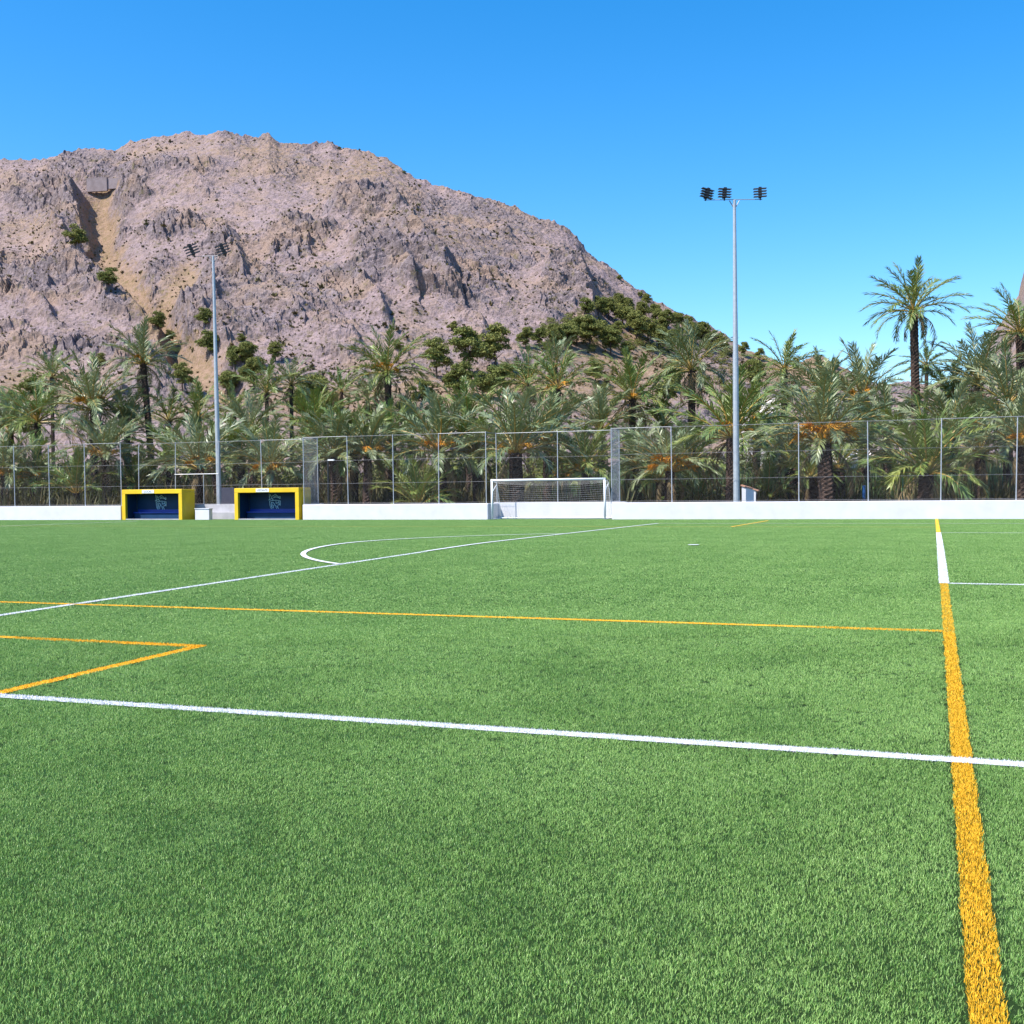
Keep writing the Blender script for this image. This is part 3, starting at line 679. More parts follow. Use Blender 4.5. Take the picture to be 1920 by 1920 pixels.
# ================================================================== FLOODLIGHTS
def floodlight(base, H, r0, r1, heads, label, size=1.0):
    e = empty('floodlight_mast', base, label=label, cat='floodlight', group='tall floodlight masts behind the fence')
    MB().tube([(0, 0, 0), (0, 0, H * .52)], [r0, r0 * .72 + r1 * .28], 12).build('lower_pole', M_steel, e, smooth=False)
    MB().tube([(0, 0, H * .52 - .3), (0, 0, H)], [r0 * .62 + r1 * .38, r1], 12).build('upper_pole', M_steel, e)
    MB().box(-.28, .28, -.28, .28, 0, .04).build('base_plate', M_steel, e)
    x0 = min(h[0] for h in heads); x1 = max(h[0] for h in heads)
    ar = MB(); c, s = RT.x, RT.y
    def q(x, z, y=0): return (x * c - y * s, x * s + y * c, z)
    ar.tube([q(x0 - .1, H + .02), q(x1 + .1, H + .02)], .019, 6)
    ar.tube([q(0, H - .45), q(.25, H - .03)], .025, 6); ar.tube([q(0, H - .45), q(-.25, H - .03)], .025, 6); ar.build('cross_arm', M_rail, e)
    for (x, tilt, yaw) in heads:
        hd = MB(); fn = MB()
        R = Matrix.Translation(q(x, H + .08)) @ Matrix.Rotation(math.atan2(s, c) + yaw, 4, 'Z') @ Matrix.Rotation(tilt, 4, 'Y') @ Matrix.Scale(size, 4)
        for k in range(4):                     # stacked lamp housings with side louvres
            z = .08 + k * .13
            for sx, w_, d_, h_, mb in ((0, .07, .16, .105, hd), (-.195, .122, .13, .02, fn), (.195, .122, .13, .02, fn)):
                b = MB().box(sx - w_, sx + w_, -d_, d_, z - h_ / 2, z + h_ / 2)
                mb.add([R @ Vector(v) for v in b.v], b.f)
            b = MB().box(-.315, .315, -.155, -.133, z - .04, z - .015); fn.add([R @ Vector(v) for v in b.v], b.f)
        b = MB().box(-.03, .03, -.03, .03, -.1, .56); hd.add([R @ Vector(v) for v in b.v], b.f)
        lp = hd.build('lamp_head', M_black, e); fn.build('louvres', M_fin, lp)
    return e
pr = onY(1381, 930, 50.5)
floodlight((pr.x, 50.5, ZB), 15.75 - ZB, .165, .075, [(-1.42, .22, .25), (-.50, .04, .1), (1.28, -.03, -.1)], 'floodlight mast at right with three lamp heads against the sky')
pl = onY(411, 930, 52)
fl2 = floodlight((pl.x, 52, ZB), 15.8 - ZB, .15, .07, [(-1.15, -.42, .3), (.72, -.38, .3)], 'floodlight mast at left with two lamp heads in front of the hill', 1.3)
fl2.rotation_euler = (0, rad(-.55), 0)

# dark street lamp, shed, green fence, blue post
p = onY(616, 940, 52.6)
e = empty('street_lamp', (p.x, 52.6, ZB), label='short dark lamp post behind the fence right of the dugouts', cat='lamp post')
zt = onY(616, 862, 52.6).z - ZB
MB().tube([(0, 0, 0), (0, 0, zt)], .06, 8).build('pole', M_black, e)
MB().box(.02, .42, -.07, .07, zt - .06, zt + .02).build('lamp_arm', M_sign, e)
sx0, sx1 = XY(1391, 51.2), XY(1417, 51.2); zs = onY(1392, 909, 51.2).z; zs1 = onY(1417, 917, 51.2).z
e = empty('utility_hut', (sx0, 51.2, ZB), label='small white hut with sloping terracotta top beside the right floodlight', cat='hut')
W_ = sx1 - sx0; mb = MB(); a, b = zs - ZB - .06, zs1 - ZB - .06
mb.add([(0,0,0),(W_,0,0),(W_,.5,0),(0,.5,0),(0,0,a),(W_,0,b),(W_,.5,b),(0,.5,a)], [(0,3,2,1),(4,5,6,7),(0,1,5,4),(1,2,6,5),(2,3,7,6),(3,0,4,7)]); mb.build('walls', M_wall, e)
mb = MB(); o_ = .05
mb.add([(-o_,-o_,a+.004),(W_+.14,-o_,b-.05),(W_+.14,.55,b-.05),(-o_,.55,a+.004),(-o_,-o_,a+.07),(W_+.14,-o_,b+.01),(W_+.14,.55,b+.01),(-o_,.55,a+.07)], [(0,3,2,1),(4,5,6,7),(0,1,5,4),(1,2,6,5),(2,3,7,6),(3,0,4,7)]); mb.build('roof', M_tile, e)
MB().box(W_ + .003, W_ + .03, .06, .44, .1, b - .2).build('dark_panel', M_brown, e)  # thin brown sheet that paints the shaded right side of the hut
gf = empty('green_fence', (0, 60.5, ZB), label='low dark green wire fence among the palms at right', cat='fence')
gp = [XY(q, 60.5) for q in (1062, 1130, 1172, 1186, 1225, 1312, 1402, 1418, 1478, 1558, 1625, 1693, 1790, 1880)] + [6.5, 10]
for i, x in enumerate(gp):
    MB().tube([(x, 0, 0), (x, 0, 2.05)], .038, 6).build('post', M_gpost, gf)
for i in range(len(gp) - 1):
    mb = MB()
    for z in np.arange(.2, 2.0, .2): mb.tube([(gp[i], 0, z), (gp[i + 1], 0, z)], .006, 3, False)
    for x in np.arange(gp[i] + .1, gp[i + 1], .2): mb.tube([(x, 0, .1), (x, 0, 1.95)], .004, 3, False)
    mb.build('wire_panel', M_gpost, gf)
p = onY(1620, 940, 59); zt = onY(1620, 912, 59).z - ZB
e = empty('blue_post', (p.x, 59, ZB), label='short blue plastic post between palm trunks at right', cat='post')
MB().tube([(0, 0, 0), (0, 0, zt)], .085, 8).build('shaft', M_bluep, e); MB().tube([(0, 0, zt + .002), (0, 0, zt + .05)], [.1, .06], 8).build('cap', M_bluep, e)

# houses beyond the palms
def house(px0, px1, pyt, Z, deepth, roofrise, label, dark_panel):
    a = at(px0, pyt, Z); b = at(px1, pyt, Z); ux = b - a; ux.z = 0; W = ux.length; H = a.z - ZB
    e = empty('house', (a.x, a.y, ZB), math.atan2(ux.y, ux.x), label=label, cat='house')
    mb = MB(); hw_ = H - roofrise
    mb.add([(0,0,0),(W,0,0),(W,deepth,0),(0,deepth,0),(0,0,hw_*.86),(W,0,hw_),(W,deepth,hw_),(0,deepth,hw_*.86)], [(0,3,2,1),(4,5,6,7),(0,1,5,4),(1,2,6,5),(2,3,7,6),(3,0,4,7)])
    mb.build('walls', M_house, e)
    mb = MB(); q = .35
    mb.add([(-q,-q,hw_*.86-.05),(W+q,-q,hw_+.02),(W+q,deepth/2,H),(-q,deepth/2,H*.93),(W+q,deepth+q,hw_+.02),(-q,deepth+q,hw_*.86-.05)], [(0,1,2,3),(3,2,4,5)])
    o = mb.build('roof', M_house, e); s_ = o.modifiers.new('solid', 'SOLIDIFY'); s_.thickness = .18
    for k in range(dark_panel):
        x = W * (.28 + .42 * k); wd = MB().box(x, x + .7, -.05, -.003, hw_ * .80 - 1.6, hw_ * .80 - .4).build('window', M_ink, e)
        MB().box(x - .1, x + .8, -.1, -.052, hw_ * .80 - 1.7, hw_ * .80 - 1.604).build('sill', M_wall, wd)
    return e
house(1402, 1462, 742, 104, 5, 1.2, 'cream house with sloping roof glimpsed between palms right of the floodlight', 2)
house(1570, 1632, 838, 88, 5, .7, 'pale house wall glimpsed low between palm trunks at right', 1)

# ================================================================== PALMS
def frond_mesh(name, droop, seed, dead=False, npair=36, thin=1.0):
    R = np.random.default_rng(seed); S = 12
    ang = -rad(droop) * (np.linspace(0, 1, S + 1) ** 1.45); side = R.normal(0, .10)
    pts = [np.zeros(3)]
    for i in range(S):
        a = .5 * (ang[i] + ang[i + 1]); yaw = side * (i / S)
        pts.append(pts[-1] + np.array([math.cos(a) * math.cos(yaw), math.cos(a) * math.sin(yaw), math.sin(a)]) / S)
    pts = np.array(pts); mb = MB(); mb.m = 1
    mb.tube([pts[i] for i in range(0, S + 1, 2)], [.0125 * (1 - .82 * i / S) + .001 for i in range(0, S + 1, 2)], 4, False)
    mb.m = 0
    for k in range(npair):
        s = .17 + .83 * (k + R.uniform(0, .6)) / npair; s = min(s, .995); f = s * S; i = min(int(f), S - 1); p = pts[i] + (pts[i + 1] - pts[i]) * (f - i)
        d = pts[i + 1] - pts[i]; d /= np.linalg.norm(d); sd = np.cross([0, 0, 1], d); sd /= np.linalg.norm(sd); up = np.cross(d, sd)
        ln = (.165 * math.sin(math.pi * min(1, (s - .08) / .95)) ** .6 + .045) * (0.8 if dead else 1)
        for sg in (-1, 1):
            if R.uniform() < (.25 if dead else .04): continue
            fw_ = .75 + .5 * s + R.normal(0, .10); u_ = R.choice([.42, .12, -.12]) + R.normal(0, .14)
            if dead: u_ -= .5
            v = d * fw_ + sd * sg * (.85 - .25 * s) + up * u_; v /= np.linalg.norm(v)
            l_ = ln * R.uniform(.8, 1.12); wv = np.cross(v, up + sd * R.normal(0, .5)); wv /= np.linalg.norm(wv) + 1e-9; wv *= .0078 * thin
            m_ = p + v * l_ * .5; tip = p + v * l_ + np.array([0, 0, -.22 * l_ * (2.0 if dead else R.uniform(.4, 1.3))])
            mb.add([p - wv * .7, p + wv * .7, m_ + wv, m_ - wv, tip], [(0, 1, 2, 3), (3, 2, 4)])
    return mb
FRD = {}; 
for matn, M_ in (('g', M_frond), ('b', M_frond2)):
    for dr in (18, 42, 68, 95):
        for q in range(2): FRD[(matn, dr, q)] = frond_mesh('frond', dr, dr * 10 + q).mesh('frond', [M_, M_rachis])
for q in range(3): FRD[('d', q)] = frond_mesh('dry_frond', 75 + 15 * q, 900 + q, True, 34).mesh('dry_frond', [M_dead, M_dead])
def fruit_mesh(seed):
    R = np.random.default_rng(seed); mb = MB()
    mb.tube([(0, 0, 0), (.12, 0, .16), (.32, 0, .24), (.5, 0, .16)], [.022, .02, .016, .012], 4, False)
    for k in range(46):
        a = R.normal(0, .6); b = R.uniform(-.25, .45); l = R.uniform(.3, .52); s = R.uniform(.30, .5)
        p0 = Vector((s, 0, .24 - abs(s - .32) * .3)); d = Vector((math.cos(a) * math.cos(b), math.sin(a) * math.cos(b), math.sin(b)))
        mb.tube([p0, p0 + d * l * .55, p0 + d * l + Vector((0, 0, -.22 * l - R.uniform(0, .1)))], [.011, .013, .010], 3, False)
    return mb.mesh('date_cluster', M_fruit)
FRU = [fruit_mesh(k) for k in range(3)]
def trunk_mesh(H, r0, lean, R):
    n = 12; ring = max(int(H / .11), 3); V = []; T = []
    for i in range(ring + 1):
        t = i / ring; rr = r0 * (1.12 - .25 * t + .12 * max(0, (t - .85) / .15)) * (1 + .25 * max(0, .12 - t) / .12)
        ox, oy = lean[0] * (t ** 1.4), lean[1] * (t ** 1.4)
        for j in range(n):
            th = 2 * math.pi * (j + .5 * (i % 2)) / n; k = rr * (1 + (.17 if (i + j) % 2 else -.05) + R.normal(0, .04))
            V.append((ox + k * math.cos(th), oy + k * math.sin(th), H * t + .04 * ((i + j) % 2)))
    for i in range(ring):
        for j in range(n):
            T.append((i * n + j, i * n + (j + 1) % n, (i + 1) * n + (j + 1) % n, (i + 1) * n + j))
    return np_mesh('trunk', V, np.array(T), M_trunk)
def FD(px): return (onY(px, 940, YW + .17) - CP).dot(FW)
def palm(hx, hy, Rpx, Z, style, fruit, label, basepx=None, nf=None, rt=None, dead=None):
    """heart pixel, frond length in pixels, distance; style: g green, b bluish, u upright young"""
    R = np.random.default_rng(int(hx * 7 + hy * 13)); P = at(hx, hy, Z); Z = FD(hx) + 4.5 + max(0, Z - 60) * .95; P = at(hx, hy, Z); L = Rpx / F * Z * 1.0
    H = max(P.z - ZB, .25); base = Vector((P.x, P.y, ZB)); lean = (0., 0.)
    if basepx is not None:
        bb_ = at(basepx, hy + 100, Z); dx = P.x - bb_.x, P.y - bb_.y; base.x, base.y = bb_.x, bb_.y; lean = dx
    e = empty('palm_tree', base, label=label, cat='palm', group='date palms in the grove behind the fence')
    r0 = rt or (.25 if H > 1.2 else .3)
    if H > .3: link(bpy.data.objects.new('trunk', trunk_mesh(H, r0, lean, R)), e)
    heart = Vector((lean[0], lean[1], H)); up_ = 'u' in style; mk = 'b' if 'b' in style else 'g'
    n = nf or (30 if not up_ else 22); GA = 2.39996; a0 = R.uniform(0, 6.28)
    for k in range(n):
        t = (k + .5) / n                       # 0 = innermost, upright; 1 = outermost, hanging
        el = (84 - ((70 if hy > 800 else 84) if not up_ else 55) * t ** (.72 if not up_ else .9)) + R.normal(0, 6)
        dr = (18 if up_ or t < .08 else 42) if t < .22 else (42 if t < .55 else (68 if t < .88 else 95))
        if up_ and dr == 95: dr = 68
        o = bpy.data.objects.new('frond', FRD[(mk, dr, int(R.integers(0, 2)))])
        az = a0 + GA * k + R.normal(0, .15); l = L * (.80 + .26 * math.sin(math.pi * min(1, t * .9 + .15))) * R.uniform(.9, 1.08)
        o.location = heart + Vector((math.cos(az), math.sin(az), 0)) * r0 * .45 * t + Vector((0, 0, .25 * (1 - t) - .08))
        o.rotation_euler = (R.normal(0, .25), -rad(el), az); o.scale = (l, l, l); link(o, e)
    nd = dead if dead is not None else (5 if not up_ else 2)
    for k in range(nd):
        o = bpy.data.objects.new('dry_frond', FRD[('d', int(R.integers(0, 3)))]); az = R.uniform(0, 6.28); l = L * R.uniform(.55, .85)
        o.location = heart + Vector((math.cos(az), math.sin(az), 0)) * r0 * .6 + Vector((0, 0, -.15)); o.rotation_euler = (0, rad(R.uniform(20, 50)), az); o.scale = (l, l, l); link(o, e)
    ca_ = math.atan2(-FH.y, -FH.x)
    for k in range(fruit):
        o = bpy.data.objects.new('date_cluster', FRU[k % 3]); az = ca_ + (k - (fruit - 1) / 2) * (2.6 / max(fruit, 1)) + R.normal(0, .15); sc = L * (.42 if fruit > 6 else .30) * R.uniform(.8, 1.15)
        o.location = heart + Vector((math.cos(az), math.sin(az), 0)) * r0 * .9 + Vector((0, 0, .02 + .25 * R.uniform())); o.rotation_euler = (0, R.uniform(-.5, .1), az); o.scale = (sc, sc, sc); link(o, e)
    return e
PALMS = [
 # front row, just behind the fence
 (8, 892, 95, 72, 'b', 5, 'bluish palm with orange date stalks at the far left edge', None),
 (62, 897, 88, 74, 'g', 5, 'low palm with bright orange clusters between the first two fence posts', None),
 (143, 925, 95, 72, 'gu', 0, 'young palm with upright tan stalks left of the left dugout', None),
 (197, 858, 98, 73, 'b', 4, 'thick-trunked palm with orange clusters just left of the left dugout', 201),
 (258, 915, 85, 76, 'gu', 0, 'young low palm showing behind the left dugout roof', None),
 (318, 872, 88, 77, 'g', 1, 'green palm behind the right half of the left dugout', None),
 (375, 880, 118, 66, 'b', 3, 'broad palm left of the left floodlight mast, between the dugouts', 373),
 (406, 868, 88, 74, 'g', 0, 'slimmer palm directly behind the left floodlight mast', 403),
 (452, 862, 90, 74, 'g', 0, 'palm rising behind the left end of the right dugout', None),
 (507, 884, 110, 67, 'b', 5, 'palm with orange stalks behind the middle of the right dugout', None),
 (578, 872, 90, 72, 'g', 0, 'green palm behind the fence corner at the right dugout', None),
 (628, 858, 100, 67, 'b', 0, 'thick dark-trunked palm beside the short dark lamp post', 632),
 (664, 852, 105, 69, 'g', 3, 'palm with orange stalks right of the short dark lamp post', 664),
 (690, 856, 100, 67, 'b', 3, 'pale palm with tan stalks, closest pair-mate of the lamp post palms', 688),
 (735, 838, 95, 72, 'g', 0, 'palm with slim dark trunk midway between right dugout and goal', 735),
 (785, 950, 105, 64, 'gu', 0, 'young palm fanning from the ground left of the goal', None),
 (822, 850, 135, 66, 'b', 4, 'large palm with upright central fan left of the goal', 836),
 (893, 852, 105, 68, 'g', 0, 'palm with dark trunk just left of the goal', 896),
 (966, 850, 140, 62, 'b', 2, 'big palm with wide trunk behind the left half of the goal', 970),
 (1027, 832, 118, 68, 'b', 0, 'palm with dark straight trunk behind the middle of the goal', 1026),
 (1055, 900, 75, 74, 'g', 4, 'low palm with rusty orange stalks behind the goal', None),
 (1098, 884, 108, 66, 'g', 2, 'brown-trunked palm behind the right half of the goal', 1098),
 (1195, 872, 88, 70, 'b', 0, 'slender palm right of the goal beside the fence corner', 1195),
 (1256, 884, 108, 64, 'b', 7, 'short palm with a large orange fruit mass right of the goal', 1256),
 (1238, 905, 70, 67, 'g', 0, 'stubby palm leaning beside the orange-fruited palm right of the goal', 1240),
 (1296, 866, 92, 72, 'g', 0, 'thin palm between the orange-fruited palm and the right floodlight', 1295),
 (1310, 940, 75, 66, 'gu', 0, 'small young palm at the ground left of the right floodlight', None),
 (1371, 822, 142, 64, 'g', 2, 'yellow-green palm with hanging fronds behind the right floodlight mast', 1370),
 (1440, 935, 80, 66, 'gu', 0, 'young tufted palm right of the small white hut', None),
 (1455, 850, 100, 74, 'g', 0, 'green palm second to the right of the right floodlight', None),
 (1482, 868, 95, 68, 'b', 0, 'palm with leaning dark trunk left of the thickest palm trunk', 1488),
 (1545, 832, 150, 60, 'b', 9, 'stout palm with the biggest orange fruit mass and thick dark trunk', 1550),
 (1522, 895, 70, 64, 'g', 0, 'short dark palm tucked left of the thickest palm trunk', 1522),
 (1572, 880, 80, 66, 'g', 0, 'short palm tucked right of the thickest palm trunk', 1570),
 (1622, 858, 92, 72, 'b', 0, 'palm behind the blue post at right', 1624),
 (1690, 925, 70, 70, 'gu', 0, 'young grassy palm left of the low spreading palm at right', None),
 (1737, 888, 150, 60, 'g', 0, 'low spreading yellow-green palm with wide trunk at right', 1735),
 (1838, 850, 110, 66, 'b', 0, 'grey-green palm with straight trunk near the right edge', 1838),
 (1914, 838, 130, 62, 'b', 4, 'blue-green palm with orange stalks at the right edge', 1916),
 # middle rows
 (97, 708, 58, 105, 'g', 0, 'small dark palm crown against the hill at far left, topmost there', None),
 (70, 792, 100, 84, 'g', 1, 'dark green palm with stiff crown at far left below the hill', 74),
 (175, 768, 112, 82, 'b', 6, 'palm with a bright orange heart above the left dugout', 176),
 (268, 682, 85, 86, 'b', 3, 'tall palm with slender leaning trunk left of the left floodlight', 286),
 (238, 812, 90, 84, 'b', 0, 'bushy palm below the tall leaning palm at left', None),
 (316, 790, 75, 92, 'g', 0, 'green palm right of the tall leaning trunk at left', 305),
 (372, 786, 80, 95, 'g', 0, 'dark palm crown just left of the left floodlight mast', None),
 (440, 775, 60, 108, 'g', 0, 'small palm with sparse crown right of the left floodlight', None),
 (500, 738, 72, 96, 'g', 0, 'bright green palm left of a pair above the right dugout', 501),
 (546, 722, 62, 98, 'b', 0, 'right palm of a pair above the right dugout, long thin trunk', 547),
 (470, 815, 88, 84, 'b', 0, 'silvery palm above the left part of the right dugout', None),
 (592, 812, 90, 82, 'g', 0, 'wide green palm above the right end of the right dugout', None),
 (640, 735, 52, 112, 'g', 0, 'small distant palm with thin trunk left of the tall central palm', 642),
 (690, 752, 46, 115, 'g', 0, 'tiny distant palm under the left fronds of the tall central palm', 690),
 (706, 738, 58, 106, 'b', 0, 'thin-trunked palm immediately left of the tall central palm trunk', 708),
 (727, 700, 96, 82, 'g', 4, 'tall central palm with golden heart and thick dark trunk', 729),
 (770, 815, 85, 84, 'b', 0, 'pale palm just right of the tall central palm trunk', None),
 (880, 802, 100, 80, 'g', 0, 'drooping palm above the left goal post', None),
 (990, 722, 80, 96, 'g', 0, 'yellowish palm left of a golden pair above the goal', None),
 (1046, 730, 90, 92, 'g', 2, 'golden-green palm above the middle of the goal', 1040),
 (1042, 688, 66, 104, 'b', 0, 'highest palm crown above the goal', None),
 (1128, 806, 92, 82, 'b', 0, 'dark drooping palm above the right goal post', None),
 (1186, 748, 100, 86, 'g', 1, 'palm with shaggy brown skirt right of the goal', 1186),
 (1240, 800, 75, 90, 'g', 0, 'green palm below and right of the shaggy skirted palm', None),
 (1297, 694, 96, 86, 'b', 0, 'tall silvery palm with pale dry skirt left of the right floodlight', 1297),
 (1470, 694, 82, 92, 'g', 0, 'palm crown against the sky right of the right floodlight', None),
 (1418, 790, 95, 82, 'g', 1, 'yellow-green palm between the right floodlight and the cream house', None),
 (1540, 742, 95, 84, 'b', 0, 'pale palm above the biggest orange fruit mass', None),
 (1616, 752, 118, 80, 'b', 3, 'wide silvery palm with long arching fronds left of the tallest palm', 1618),
 (1664, 815, 105, 76, 'b', 0, 'silver-grey palm below the foot of the tallest palm', None),
 (1713, 584, 100, 74, 'g', 0, 'tallest palm, standing clear against the sky at right', 1719),
 (1737, 685, 52, 108, 'g', 0, 'small distant palm behind the trunk of the tallest palm', None),
 (1786, 748, 92, 78, 'g', 5, 'palm with orange-brown heart right of the tallest palm trunk', 1788),
 (1836, 718, 112, 74, 'b', 0, 'silvery palm with brown bulbous neck near the right edge', 1836),
 (1912, 625, 95, 80, 'g', 0, 'high golden-green palm cut by the right edge', 1916),
 (1780, 815, 110, 70, 'b', 0, 'silver palm above the low spreading palm at right', None),
 (1890, 760, 115, 70, 'b', 0, 'blue-grey palm with stiff upright leaves at the right edge', None),
 (20, 812, 90, 88, 'b', 0, 'grey-green palm low at the left edge', None),
]
for q in PALMS:
    skirt = 12 if ('skirt' in q[6]) else None
    palm(q[0], q[1], q[2], q[3], q[4], q[5], q[6], q[7], nf=(22 if q[3] > 90 else None), rt=(.36 if ('thick' in q[6] or 'wide trunk' in q[6] or 'wide-trunk' in q[6]) and q[3] < 70 else (.17 if q[3] > 95 else None)), dead=skirt)

# ================================================================== PINES AND BUSHES ON THE HILL
def pine_crown(seed, flat, bush):
    R = np.random.default_rng(seed); V = []; T = []; nb = 0
    ncl = 30 if not bush else 24
    for k in range(ncl):
        while True:
            c = R.uniform(-1, 1, 3)
            if np.linalg.norm(c) < 1: break
        c = c * np.array([.34, .34, .30 * flat]) + np.array([0, 0, .60 if not bush else .40]); rr = R.uniform(.11, .18); m = 190
        d = R.normal(size=(m, 3)); d /= np.linalg.norm(d, axis=1)[:, None]; d[:, 2] = np.abs(d[:, 2]) * .9 - .15 * (R.uniform(size=m) < .3)
        p = c + d * rr * R.uniform(.55, 1.1, m)[:, None]; a = R.normal(size=(m, 3)); a *= (.028 / np.linalg.norm(a, axis=1))[:, None]
        b = np.cross(d, a); b *= (.026 / (np.linalg.norm(b, axis=1) + 1e-9))[:, None]
        v = np.stack([p - a, p + a, p + b + d * .025], 1); V.append(v.reshape(-1, 3)); T.append(np.arange(m * 3).reshape(m, 3) + nb); nb += m * 3
    return np_mesh('crown', np.concatenate(V), np.concatenate(T), M_pine)
CRW = [pine_crown(50 + k, 1 + .25 * (k % 3), False) for k in range(5)]; BSH = [pine_crown(80 + k, 1.3, True) for k in range(3)]
def pine_trunk(k):
    R = np.random.default_rng(k); mb = MB(); mb.tube([(0, 0, -.08), (.02, .01, .3), (-.01, .02, .75)], [.035, .026, .008], 6)
    for i in range(6):
        t = R.uniform(0, 6.28); z = R.uniform(.3, .6); mb.tube([(0, 0, z), (.28 * math.cos(t), .28 * math.sin(t), z + .15)], [.014, .005], 4)
    return mb.mesh('trunk', M_bark)
TRK = [pine_trunk(k) for k in range(3)]
def hill_tree(px, py, hp, label, bush=False, wide=1.0, group='pines on the hillside'):
    P, Z = on_hill(px, py); h = hp / F * Z * .98; R = np.random.default_rng(int(px * 3 + py)); nm = 'bush' if bush else 'pine_tree'
    e = empty(nm, P - Vector((0, 0, .2)), R.uniform(0, 6.28), label=label, cat='bush' if bush else 'pine', group=group)
    c = link(bpy.data.objects.new('crown', (BSH if bush else CRW)[int(R.integers(0, 3 if bush else 5))]), e); c.scale = (h * wide, h * wide, h)
    t = link(bpy.data.objects.new('trunk', TRK[int(R.integers(0, 3))]), e); t.scale = (h, h, h * (.7 if bush else 1))
TREES = [
 (160, 466, 50, 'round dark bush in the tan gully, upper of two', 1), (214, 538, 42, 'round dark bush in the tan gully, lower of two', 1),
 (300, 616, 40, 'dark green bush on the pale rock above the tall leaning palm', 1), (322, 640, 24, 'small bush just right of the tall leaning palm crown', 1),
 (382, 612, 40, 'upper dark shrub beside the left floodlight mast', 1), (385, 664, 52, 'lower dark shrub beside the left floodlight mast', 1),
 (193, 686, 32, 'small dark bush left of the tall leaning palm', 1), (450, 462+180, 20, 'tiny shrub on rock right of the left floodlight', 1),
 (30, 770, 50, 'olive bush behind the far left palms', 1), (50, 738, 40, 'yellow-green bush above the far left palms', 1),
 (432, 700, 50, 'leftmost green pine right of the left floodlight mast', 0), (458, 690, 52, 'second green pine right of the left floodlight mast', 0), (470, 735, 62, 'lower green pine above the silvery palm', 0),
 (345, 735, 50, 'bushy pine left of the left floodlight mast', 0), (410, 745, 55, 'pine right behind the left floodlight mast', 0), (514, 680, 38, 'small pine topping the pair of palms above the right dugout', 0),
 (585, 770, 75, 'rounded dark pine right of the pair of palms', 0), (612, 790, 60, 'low dark pine right of the rounded dark one', 0), (560, 790, 60, 'dark pine behind the pair of palms', 0),
 (818, 710, 70, 'dark pine just right of the tall central palm', 0), (880, 700, 85, 'left crown of the large twin pines right of the tall central palm', 0), (928, 700, 82, 'right crown of the large twin pines right of the tall central palm', 0),
 (860, 750, 70, 'lower pine under the twin pines', 0), (905, 758, 64, 'pine below the right twin crown', 0), (945, 745, 70, 'pine right of the twin pines', 0), (790, 770, 55, 'low pine right of the tall central palm trunk', 0), (758, 790, 50, 'bright green bush at the foot of the tall central palm', 1),
 (645, 795, 40, 'bright bush below the small distant palm', 1), (690, 790, 42, 'bright bush left of the tall central palm trunk', 1), (745, 655, 26, 'small dark shrub above the tall central palm', 1), (850, 620, 24, 'small dark shrub on pale rock above the twin pines', 1),
 (985, 655, 42, 'leftmost pine of the slope wood, above the goal', 0), (1012, 650, 36, 'second pine from left in the slope wood', 0), (1040, 658, 50, 'third pine from left in the slope wood', 0), (1064, 655, 52, 'fourth pine from left in the slope wood', 0),
 (1082, 650, 50, 'pine at the left of the dark shadowed clump on the slope', 0), (1106, 655, 68, 'largest pine of the dark shadowed clump on the slope', 0), (1132, 652, 46, 'pine at the right of the dark shadowed clump on the slope', 0), (1146, 668, 48, 'lone pine hanging below the shadowed clump', 0),
 (1100, 598, 36, 'pine under the dark cliff, left', 0), (1122, 594, 40, 'pine under the dark cliff, middle', 0), (1144, 600, 38, 'pine under the dark cliff, right', 0), (1168, 614, 50, 'pine left of the slope wood centre', 0), (1182, 626, 44, 'pine in the slope wood centre, shorter', 0),
 (1196, 645, 56, 'tall pine at the lower edge of the slope wood', 0), (1218, 642, 50, 'pine right of the tall lower edge pine', 0), (1206, 600, 34, 'pine high in the slope wood', 0), (1232, 606, 36, 'pine high in the slope wood near the skyline', 0), (1252, 626, 44, 'pine right of centre in the slope wood', 0),
 (1238, 655, 46, 'lowest pine of the slope wood near the silvery palm', 0), (1272, 616, 34, 'skyline pine, fifth from right end', 0), (1292, 626, 34, 'skyline pine, fourth from right end', 0), (1264, 660, 42, 'pine behind the silvery palm, left', 0), (1302, 646, 42, 'pine behind the silvery palm, middle', 0),
 (1322, 640, 36, 'skyline pine, third from right end', 0), (1342, 652, 36, 'skyline pine, second from right end', 0), (1358, 662, 34, 'skyline pine left of the right floodlight mast', 0), (1162, 580, 30, 'pine near the cliff top, left', 0), (1178, 592, 34, 'pine near the cliff top, right', 0), (1216, 576, 24, 'small pine at the skyline above the slope wood', 0),
 (1165, 525, 13, 'little round bush on the skyline of the right ridge', 1), (1205, 557, 14, 'little bush on the skyline just above the slope wood', 1), (1402, 668, 28, 'small pine right of the right floodlight mast', 0), (1432, 676, 24, 'tiny pine left of the sky palm', 0), (1412, 735, 62, 'green pine above the cream house', 0), (1250, 768, 66, 'pine left of the silvery palm trunk', 0),
 (1262, 735, 50, 'olive pine behind the skirt of the silvery palm', 0), (1115, 715, 44, 'dark bush left of the shaggy skirted palm', 1), (1160, 640, 34, 'pine on the tan slope, upper', 0), (1175, 675, 36, 'small pine on the tan slope, lower', 0),
 (1500, 690, 26, 'low bush on the far slope at right', 1), (1575, 690, 26, 'low bush on the far slope behind the wide silvery palm', 1), (762, 327, 8, 'tiny bush on the skyline of the falling ridge', 1), (640, 281, 7, 'tiny bush on the summit ridge', 1)]
for (x, y, h, lb, bu) in TREES: hill_tree(x, y, h, lb, bool(bu), 1.15 if bu else 1.05, 'bushes on the hillside' if bu else 'pines on the hillside')

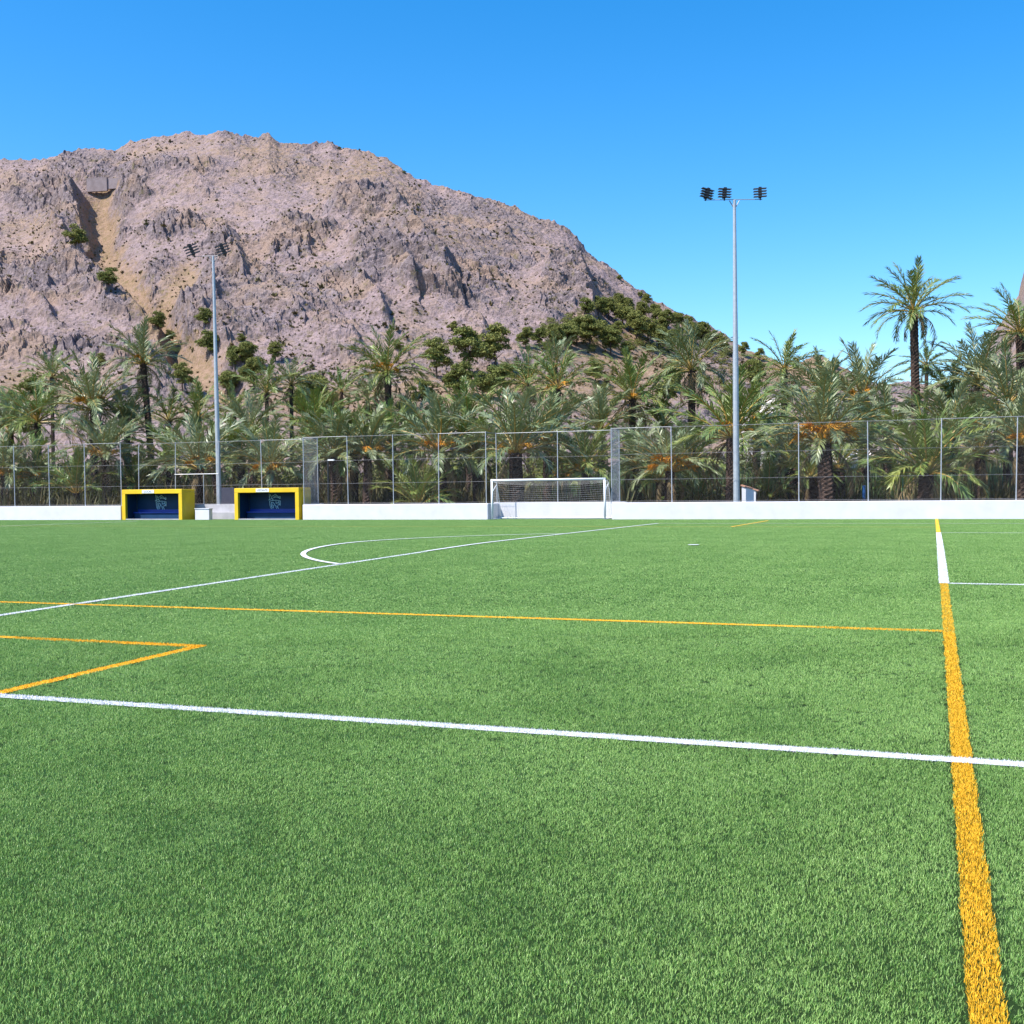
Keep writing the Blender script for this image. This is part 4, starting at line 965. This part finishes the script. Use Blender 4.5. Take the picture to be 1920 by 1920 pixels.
SV = []; ST = []; nb = 0
cv = [np.array([v.co for v in m_.vertices]) for m_ in BSH]; ct = [np.array([p_.vertices[:] for p_ in m_.polygons]) for m_ in BSH]
for k in range(120):
    while True:
        x, y = RNG.uniform(970, 1400), RNG.uniform(560, 740); f_ = (x - 970) / 430
        if y > 575 + 85 * max(0, f_ - .45) / .55 + 60 * max(0, .35 - f_) / .35 and RNG.uniform() < (1.0 if y < 665 else .45): break
    P, Z = on_hill(x, y); h = RNG.uniform(12, 30) / F * Z; b = k % 3; a = RNG.uniform(0, 6.28); sel = RNG.choice(len(ct[b]), 900, replace=False)
    v = cv[b][ct[b][sel]].reshape(-1, 3) * np.array([1.25, 1.25, 1]) * h; ca_, sa_ = math.cos(a), math.sin(a)
    SV.append(np.stack([v[:, 0] * ca_ - v[:, 1] * sa_, v[:, 0] * sa_ + v[:, 1] * ca_, v[:, 2] - .1 * h], 1) + np.array(P)); ST.append(np.arange(len(v)).reshape(-1, 3) + nb); nb += len(v)
o = link(bpy.data.objects.new('slope_shrubs', np_mesh('slope_shrubs', np.concatenate(SV), np.concatenate(ST), M_pine)))
tag(o, 'low green shrubs growing between the pines on the right slope', 'shrubs', kind='stuff')

SV = []; ST = []; nb = 0
for k in range(300):
    Z = RNG.uniform(92, 112); P = at(RNG.uniform(-220, 2150), 900, Z); h = RNG.uniform(2.6, 6.2); b = k % 3; a = RNG.uniform(0, 6.28); sel = RNG.choice(len(ct[b]), 800, replace=False)
    v = cv[b][ct[b][sel]].reshape(-1, 3) * np.array([1.0, 1.0, 1]) * h; ca_, sa_ = math.cos(a), math.sin(a)
    SV.append(np.stack([v[:, 0] * ca_ - v[:, 1] * sa_, v[:, 0] * sa_ + v[:, 1] * ca_, v[:, 2]], 1) + np.array([P.x, P.y, ZB])); ST.append(np.arange(len(v)).reshape(-1, 3) + nb); nb += len(v)
o = link(bpy.data.objects.new('grove_thicket', np_mesh('grove_thicket', np.concatenate(SV), np.concatenate(ST), M_thicket)))
tag(o, 'dark olive thicket filling the gaps behind the palm grove', 'thicket', kind='stuff')

# ================================================================== UNDERGROWTH BEHIND THE FENCE
def tufts_stuff(name, n, y0, y1, pxr, hr, M_, label, cat, blades=16, dens=None):
    Vv = []; Tt = []; nb = 0; X0, X1 = pxr
    for i in range(n):
        Y = RNG.uniform(y0, y1); x = XY(RNG.uniform(X0, X1), Y); h = RNG.uniform(*hr) * (1 + .9 * (Y - y0) / (y1 - y0)); k = blades
        th = RNG.uniform(0, 6.28, k); sp = RNG.uniform(.05, .75, k); d = np.stack([np.cos(th) * sp, np.sin(th) * sp, 1 - .35 * sp], 1) * (h * RNG.uniform(.5, 1.1, k))[:, None]
        p = np.array([x, Y, ZB]) + np.stack([np.cos(th), np.sin(th), 0 * th], 1) * RNG.uniform(0, .35, k)[:, None]
        wd = np.stack([-np.sin(th), np.cos(th), 0 * th], 1) * RNG.uniform(.02, .045, k)[:, None]
        tip = p + d; tip[:, 2] -= sp * h * .25
        v = np.stack([p - wd, p + wd, p + d * .6 + wd * 1.2, p + d * .6 - wd * 1.2, tip], 1); b = np.arange(k)[:, None] * 5 + nb
        Vv.append(v.reshape(-1, 3)); Tt.append(np.concatenate([b + np.array([[0, 1, 2]]), b + np.array([[0, 2, 3]]), b + np.array([[3, 2, 4]])], 0)); nb += k * 5
    o = link(bpy.data.objects.new(name, np_mesh(name, np.concatenate(Vv), np.concatenate(Tt), M_)))
    return tag(o, label, cat, kind='stuff')
tufts_stuff('undergrowth', 3400, 57, 104, (-300, 2200), (.8, 3.0), M_under, 'dry brown and olive undergrowth between the palm trunks', 'undergrowth', 22)
tufts_stuff('green_reeds', 2600, 63, 74, (1040, 2200), (.9, 2.2), M_green, 'fresh green tall grass behind the palm trunks at right', 'tall grass', 22)
